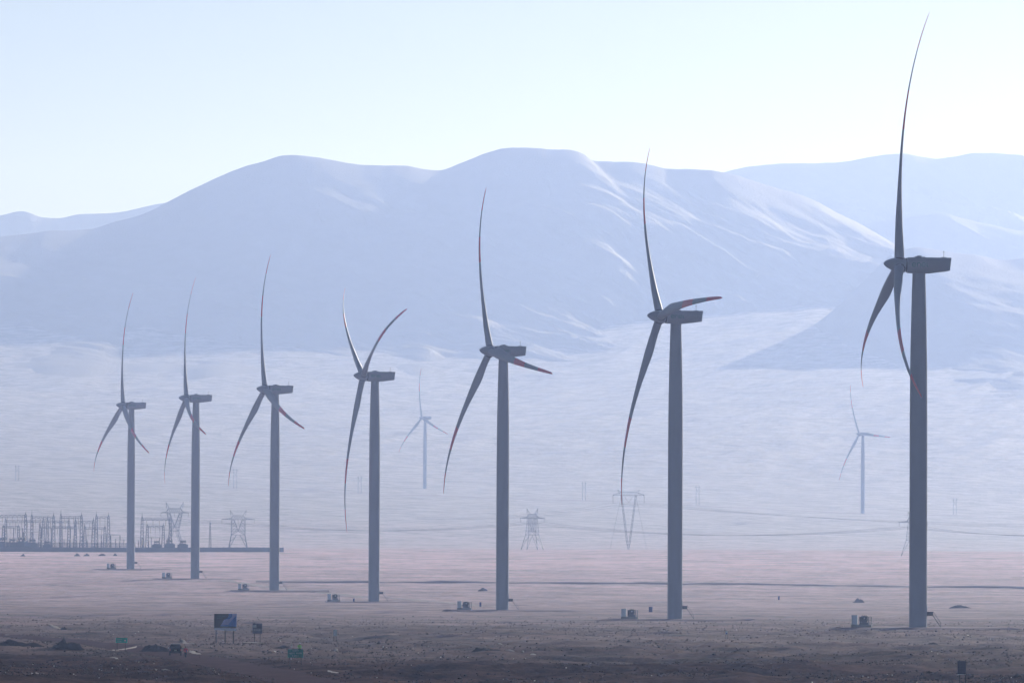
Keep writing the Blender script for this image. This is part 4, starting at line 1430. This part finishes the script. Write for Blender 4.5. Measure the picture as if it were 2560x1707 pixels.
def make_person(pose, parent_name='person'):
    """standing figure 1.72 m, facing -Y (towards the camera) before rotation"""
    t = empty(parent_name)
    J = {'pelvis': (0, 0, 0.93), 'belly': (0, 0.0, 1.07), 'chest': (0, 0.01, 1.27), 'neck': (0, 0.02, 1.44), 'head0': (0, 0.0, 1.53), 'head1': (0, -0.01, 1.63), 'head2': (0, 0.0, 1.69)}
    rad = {'pelvis': (0.15, 0.11), 'belly': (0.135, 0.10), 'chest': (0.155, 0.105), 'neck': 0.055, 'head0': 0.07, 'head1': 0.085, 'head2': 0.055}
    E = [('pelvis', 'belly'), ('belly', 'chest'), ('chest', 'neck'), ('neck', 'head0'), ('head0', 'head1'), ('head1', 'head2')]
    for s, sfx in ((-1, 'a'), (1, 'b')):
        ap = pose['arm' + sfx]
        lp = pose['leg' + sfx]
        J['sh' + sfx] = (s * 0.185, 0.01, 1.38); J['el' + sfx] = ap[0]; J['wr' + sfx] = ap[1]
        w_, e_ = Vector(ap[1]), Vector(ap[0])
        d_ = (w_ - e_).normalized()
        side = Vector((0, -1, 0)) if abs(d_.y) < 0.8 else Vector((s, 0, 0))
        side = (side - d_ * side.dot(d_)).normalized()
        pm = w_ + d_ * 0.075
        J['pm' + sfx] = tuple(pm)
        rad.update({'sh' + sfx: 0.065, 'el' + sfx: 0.043, 'wr' + sfx: 0.028, 'pm' + sfx: (0.022, 0.036)})
        E += [('chest', 'sh' + sfx), ('sh' + sfx, 'el' + sfx), ('el' + sfx, 'wr' + sfx), ('wr' + sfx, 'pm' + sfx)]
        cr = d_.cross(side) * s
        for k, ln in enumerate((0.062, 0.076, 0.07, 0.055)):
            f0 = pm + d_ * 0.012 + side * (0.030 - 0.02 * k)
            f1 = f0 + d_ * ln * 0.55 + cr * 0.012
            f2 = f1 + d_ * ln * 0.35 + cr * 0.03
            for q, f in enumerate((f0, f1, f2)):
                J['f%s%d%d' % (sfx, k, q)] = tuple(f); rad['f%s%d%d' % (sfx, k, q)] = 0.0095 - 0.001 * q
            E += [('pm' + sfx, 'f%s%d0' % (sfx, k)), ('f%s%d0' % (sfx, k), 'f%s%d1' % (sfx, k)), ('f%s%d1' % (sfx, k), 'f%s%d2' % (sfx, k))]
        th0 = w_ + d_ * 0.03 + side * 0.036
        th1 = th0 + d_ * 0.035 + side * 0.022
        J['t%s0' % sfx] = tuple(th0); J['t%s1' % sfx] = tuple(th1); rad['t%s0' % sfx] = 0.012; rad['t%s1' % sfx] = 0.010
        E += [('pm' + sfx, 't%s0' % sfx), ('t%s0' % sfx, 't%s1' % sfx)]
        J['hip' + sfx] = (s * 0.095, 0, 0.88); J['kn' + sfx] = lp[0]; J['an' + sfx] = lp[1]
        ft = Vector(lp[1]) + Vector((s * 0.02, -0.15, -0.045))
        J['to' + sfx] = tuple(ft)
        rad.update({'hip' + sfx: 0.092, 'kn' + sfx: 0.058, 'an' + sfx: 0.042, 'to' + sfx: (0.035, 0.03)})
        E += [('pelvis', 'hip' + sfx), ('hip' + sfx, 'kn' + sfx), ('kn' + sfx, 'an' + sfx), ('an' + sfx, 'to' + sfx)]
    me = person_body('body', J, E, rad, M['skin'])
    bd = link_mesh('body', me, t)
    # face: nose, ears, eyes, mouth joined to the body mesh
    bm = bmesh.new(); bm.from_mesh(me)
    f = MB()
    f.ellipsoid((0, -0.105, 1.60), (0.013, 0.022, 0.022), 8, 6)
    for s in (-1, 1): f.ellipsoid((s * 0.088, 0.0, 1.60), (0.010, 0.022, 0.032), 8, 6); f.ellipsoid((s * 0.032, -0.086, 1.628), (0.012, 0.010, 0.008), 8, 6, 1)
    f.ellipsoid((0, -0.088, 1.555), (0.024, 0.010, 0.007), 8, 6, 2)
    fm = f.mesh('face', [M['skin'], M['hair'], M['tail']])
    bm.from_mesh(fm); bm.to_mesh(me); bm.free()
    me.materials.append(M['hair']); me.materials.append(M['tail'])
    return t, J, rad


def limb_sleeve(b, J, rad, chain, grow, n=10, mi=0):
    pts = [Vector(J[c_]) for c_ in chain]
    rings = []
    for i, (p, c_) in enumerate(zip(pts, chain)):
        d_ = (pts[min(i + 1, len(pts) - 1)] - pts[max(i - 1, 0)]).normalized()
        u = d_.orthogonal().normalized(); v_ = d_.cross(u)
        r_ = rad[c_]; r_ = (r_ if not isinstance(r_, tuple) else max(r_)) + grow
        rings.append([p + (u * math.cos(2 * math.pi * k / n) + v_ * math.sin(2 * math.pi * k / n)) * r_ for k in range(n)])
    b.loft(rings, mi)


def torso_shell(b, prof_, n=16, mi=0, y0=0.0):
    rings = [[(rx * math.cos(2 * math.pi * k / n), y0 + ry * math.sin(2 * math.pi * k / n), z) for k in range(n)] for z, rx, ry in prof_]
    b.loft(rings, mi)


# person in the red vest, walking beside the car
t, J, rad = make_person({'arma': ((-0.27, 0.03, 1.12), (-0.27, -0.08, 0.90)), 'armb': ((0.27, 0.02, 1.13), (0.22, -0.16, 1.00)),
                         'lega': ((-0.075, -0.03, 0.49), (-0.06, 0.0, 0.085)), 'legb': ((0.075, 0.04, 0.49), (0.055, 0.09, 0.085))})
b = MB(); torso_shell(b, [(0.84, 0.185, 0.15), (1.0, 0.19, 0.145), (1.2, 0.20, 0.145), (1.36, 0.195, 0.13), (1.44, 0.12, 0.09), (1.46, 0.075, 0.07)]); b.build('vest', M['vest_red'], t, smooth=True)
b = MB(); b.prism([(0.0, 0.86), (0.16, 0.88), (0.165, 1.22), (0.03, 1.20)], -0.165, -0.145); b.build('vest_panel', M['vest_purple'], t)
b = MB()
limb_sleeve(b, J, rad, ('sha', 'ela', 'wra'), 0.022); limb_sleeve(b, J, rad, ('shb', 'elb', 'wrb'), 0.022)
b.build('sleeves', M['vest_red'], t, smooth=True)
b = MB(); torso_shell(b, [(0.80, 0.17, 0.135), (0.90, 0.175, 0.14), (1.0, 0.165, 0.13)])
limb_sleeve(b, J, rad, ('hipa', 'kna', 'ana'), 0.022); limb_sleeve(b, J, rad, ('hipb', 'knb', 'anb'), 0.022); b.build('trousers', M['cloth_black'], t, smooth=True)
b = MB(); b.ellipsoid((0, 0.015, 1.645), (0.10, 0.115, 0.095), 14, 10); b.ellipsoid((0, 0.06, 1.55), (0.085, 0.055, 0.09), 12, 8); b.build('hair', M['hair'], t, smooth=True)
b = MB()
for s, sf in ((-1, 'a'), (1, 'b')): p_ = J['an' + sf]; b.ellipsoid((p_[0] + 0.01 * s, p_[1] - 0.06, 0.05), (0.055, 0.15, 0.06), 10, 8)
b.build('shoes', M['cloth_black'], t, smooth=True)
g = at_px(464, 1643.5)
t.location = g; t.rotation_euler = (0, 0, R(12))
tag(t, 'person in a red vest and black trousers walking beside the car', 'person')
# person in the lime vest and white helmet, standing behind the green sign
t, J, rad = make_person({'arma': ((-0.29, -0.02, 1.13), (-0.24, -0.20, 0.98)), 'armb': ((0.27, 0.02, 1.12), (0.25, -0.06, 0.88)),
                         'lega': ((-0.10, -0.01, 0.49), (-0.11, 0.02, 0.085)), 'legb': ((0.10, 0.0, 0.49), (0.11, 0.02, 0.085))})
b = MB(); torso_shell(b, [(0.86, 0.21, 0.15), (1.05, 0.205, 0.15), (1.25, 0.20, 0.145), (1.37, 0.185, 0.13), (1.44, 0.11, 0.09), (1.46, 0.075, 0.07)]); b.build('vest', M['vest_lime'], t, smooth=True)
b = MB(); torso_shell(b, [(1.02, 0.2115, 0.156), (1.07, 0.2115, 0.156)]); b.build('reflective_band', mat('pale_lime', (0.5, 0.62, 0.2), 0.3), t, smooth=True)
b = MB(); limb_sleeve(b, J, rad, ('sha', 'ela', 'wra'), 0.022); limb_sleeve(b, J, rad, ('shb', 'elb', 'wrb'), 0.022); b.build('sleeves', M['vest_lime'], t, smooth=True)
b = MB(); torso_shell(b, [(0.80, 0.17, 0.135), (0.90, 0.175, 0.14), (1.0, 0.165, 0.13)])
limb_sleeve(b, J, rad, ('hipa', 'kna', 'ana'), 0.024); limb_sleeve(b, J, rad, ('hipb', 'knb', 'anb'), 0.024); b.build('trousers', M['cloth_navy'], t, smooth=True)
b = MB(); b.lathe([(0.15, 1.655), (0.15, 1.67), (0.125, 1.68), (0.12, 1.72), (0.10, 1.765), (0.06, 1.79), (0.01, 1.80)], 18, origin=(0, 0.0, 0)); b.prism([(-0.09, 1.655), (0.09, 1.655), (0.07, 1.675), (-0.07, 1.675)], -0.21, -0.12); b.build('helmet', M['white'], t, smooth=True)
b = MB(); b.ellipsoid((0, 0.05, 1.60), (0.088, 0.06, 0.09), 12, 8); b.build('hair', M['hair'], t, smooth=True)
b = MB()
for s, sf in ((-1, 'a'), (1, 'b')): p_ = J['an' + sf]; b.ellipsoid((p_[0] + 0.01 * s, p_[1] - 0.06, 0.05), (0.055, 0.15, 0.06), 10, 8)
b.build('boots', M['cloth_black'], t, smooth=True)
g = at_px(749, 1634)
t.location = g; t.rotation_euler = (0, 0, R(-20))
tag(t, 'person in a lime vest and white helmet standing behind the green sign', 'person')

# ------------------------------------------------------------------ spoil heaps
def mound(px, py, wpx, hpx, lab, seed, rough=0.35, deep=0.5, sunlit=False):
    g = at_px(px, py)
    k = g.y / F
    a_, hh = wpx * k / 2, hpx * k
    n, m_ = 44, 15
    rings = []
    for j in range(m_):
        u = j / (m_ - 1)
        rr = 1 - u
        ring = []
        for q in range(n):
            an = 2 * math.pi * q / n
            x, y = rr * a_ * math.cos(an), rr * a_ * deep * math.sin(an)
            X1, Y1 = g.x + x, g.y + y
            nz = float(fbm(np.array(X1 / (a_ * 0.45) + seed), np.array(Y1 / (a_ * 0.35)), 4, seed))
            z = hh * (1 - rr ** 1.7) * (1 + rough * 2.6 * nz)
            ring.append((x, y, tz(X1, Y1) - g.z + z - (0.4 if j == 0 else 0)))
        rings.append(ring)
    b = MB(); b.loft(rings)
    o = b.build('spoil_heap', M['mound'], None, g, smooth=True)
    tag(o, lab, 'heap of earth', 'dark heaps of earth dumped on the plain')


mound(171, 1628, 86, 20, 'large jagged dark earth heap left of the small green direction sign', 1, 0.6)
mound(388, 1629, 88, 17, 'dark earth heap just left of the parked car', 2, 0.4)
mound(159, 1571, 18, 8, 'small lone dark hump far up the left side of the plain', 3, 0.3)
mound(35, 1620, 150, 14, 'long dark earth bank at the left edge near the road', 4, 0.35, 0.35)
mound(1216, 1632, 92, 17, 'broad dark earth heap below the middle turbine', 5, 0.4)
mound(1207, 1476, 26, 7, 'small far dark heap just left of the middle turbine tower', 6, 0.3)
mound(2146, 1504, 32, 9, 'small dark heap left of the tallest turbine, above its transformer', 7, 0.4)
mound(2330, 1607, 42, 9, 'low dark heap below the foot of the tallest turbine', 8, 0.3)
mound(704, 1619, 56, 9, 'low dark heap behind the white marker post', 9, 0.3)
mound(2400, 1523, 60, 8, 'low heap with a painted sunlit crest right of the tallest turbine tower', 10, 0.4)
mound(1160, 1516, 20, 5, 'tiny dark hump beside the middle transformer', 11, 0.3)
for i, (px, wd) in enumerate([(193, 18), (216, 18), (255, 20), (288, 11), (57, 14)]):
    mound(px, 1389, wd, 5.5, ['dark heap below the wall, left of three close ones', 'dark heap below the wall, middle of three close ones', 'dark heap below the wall, right of three close ones', 'smallest dark heap below the wall beside the leftmost turbine', 'dark heap below the wall near the left edge'][i], 20 + i, 0.3)

# ------------------------------------------------------------------ sunlit rims painted as pale strips beside the heaps and the road
M['sunlit_streak'] = mat('sunlit_streak_paint', (0.34, 0.285, 0.255), 0.9, var=0.3, scale=0.4, spec=0.1)
LIT_STREAKS = [[(446, 1602), (462, 1603.5), (487, 1606.5)], [(121, 1566.5), (134, 1567.5), (152, 1569)], [(281, 1627.5), (300, 1624.5), (322, 1621), (342, 1616)],
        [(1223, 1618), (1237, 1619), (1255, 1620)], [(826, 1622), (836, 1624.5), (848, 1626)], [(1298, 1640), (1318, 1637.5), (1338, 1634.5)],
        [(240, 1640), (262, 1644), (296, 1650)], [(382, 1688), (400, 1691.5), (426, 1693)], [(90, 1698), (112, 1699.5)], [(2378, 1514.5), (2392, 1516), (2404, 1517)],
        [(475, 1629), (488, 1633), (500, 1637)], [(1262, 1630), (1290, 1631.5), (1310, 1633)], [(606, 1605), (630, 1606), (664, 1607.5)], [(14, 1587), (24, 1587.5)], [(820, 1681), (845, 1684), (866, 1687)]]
for i, pl in enumerate(LIT_STREAKS):
    o = ribbon('sunlit_streak', px_line(pl, 0.4), 1.1, M['sunlit_streak'], 0.05, 0.10, 5, 30 + i, True)
    tag(o, 'sunlit earth rim painted as a pale strip', 'earth', kind='structure')

# ------------------------------------------------------------------ stones
N = 170000
yy = 775 + (2100 - 775) * rng.random(N) ** 1.5
xx = (rng.random(N) * 2 - 1) * 0.086 * yy
dens = fbm(xx / 22, yy / 30, 3, 90) + 0.25 * fbm(xx / 5, yy / 7, 2, 95)
keep = (rng.random(N) < np.clip(0.55 + 2.2 * dens, 0.08, 1) * np.clip((1950 - yy) / 900, 0, 1)) & (road_dist(xx, yy) > 4.5)
xx, yy = xx[keep], yy[keep]
n_ = len(xx)
zz_ = terrain(xx, yy)
size = np.exp(rng.normal(-2.2, 0.42, n_))
size = np.clip(size, 0.04, 0.26)
big = rng.random(n_) < 0.004
size[big] *= 2.2
octa = np.array([(1, 0, 0), (0, 1, 0), (-1, 0, 0), (0, -1, 0), (0, 0, 0.75), (0, 0, -0.6)], float)
ofac = np.array([(0, 1, 4), (1, 2, 4), (2, 3, 4), (3, 0, 4), (1, 0, 5), (2, 1, 5), (3, 2, 5), (0, 3, 5)])
V = octa[None] * size[:, None, None] * (1 + 0.45 * (rng.random((n_, 6, 3)) - 0.5) * 2)
ang = rng.random(n_) * 6.28
ca, sa = np.cos(ang), np.sin(ang)
VX = V[..., 0] * ca[:, None] - V[..., 1] * sa[:, None] + xx[:, None]
VY = V[..., 0] * sa[:, None] + V[..., 1] * ca[:, None] + yy[:, None]
VZ = V[..., 2] + (zz_ + size * 0.15)[:, None]
co = np.stack([VX, VY, VZ], -1).reshape(-1, 3).astype(np.float32)
tri = (ofac[None] + 6 * np.arange(n_)[:, None, None]).reshape(-1, 3).astype(np.int32)
me = bpy.data.meshes.new('stones')
me.vertices.add(len(co)); me.vertices.foreach_set('co', co.ravel())
me.loops.add(tri.size); me.loops.foreach_set('vertex_index', tri.ravel())
me.polygons.add(len(tri)); me.polygons.foreach_set('loop_start', np.arange(0, tri.size, 3, dtype=np.int32))
me.materials.append(M['stone']); me.materials.append(M['glint'])
pale = (rng.random(n_) < 0.035) & (size < 0.12)  # few small stones coloured pale as glints
me.polygons.foreach_set('material_index', np.repeat(pale.astype(np.int32), 8))
me.update(calc_edges=True)
so = link_mesh('stones', me)
tag(so, 'loose dark stones strewn over the near plain, some coloured pale as glints', 'stones', kind='stuff')

# ------------------------------------------------------------------ haze
top = 955.0
b = MB(); b.box((0, 8200, (top - 24) / 2), (11600, 18000, top + 24))
hz_m = bpy.data.materials.new('haze')
hz_m.use_nodes = True
nt = hz_m.node_tree
for n in list(nt.nodes):
    if n.type == 'BSDF_PRINCIPLED': nt.nodes.remove(n)
outn = [n for n in nt.nodes if n.type == 'OUTPUT_MATERIAL'][0]
pvn = nt.nodes.new('ShaderNodeVolumePrincipled')
pvn.inputs['Color'].default_value = (0.435, 0.575, 1.0, 1)
pvn.inputs['Absorption Color'].default_value = (0.9, 0.88, 0.8, 1)
pvn.inputs['Density'].default_value = 7.1e-5
pvn.inputs['Anisotropy'].default_value = 0.55
pvn.inputs['Density Attribute'].default_value = ''
nt.links.new(pvn.outputs[0], outn.inputs['Volume'])
hz = b.build('haze', hz_m)
tag(hz, 'even pale blue desert haze', 'haze', kind='stuff')
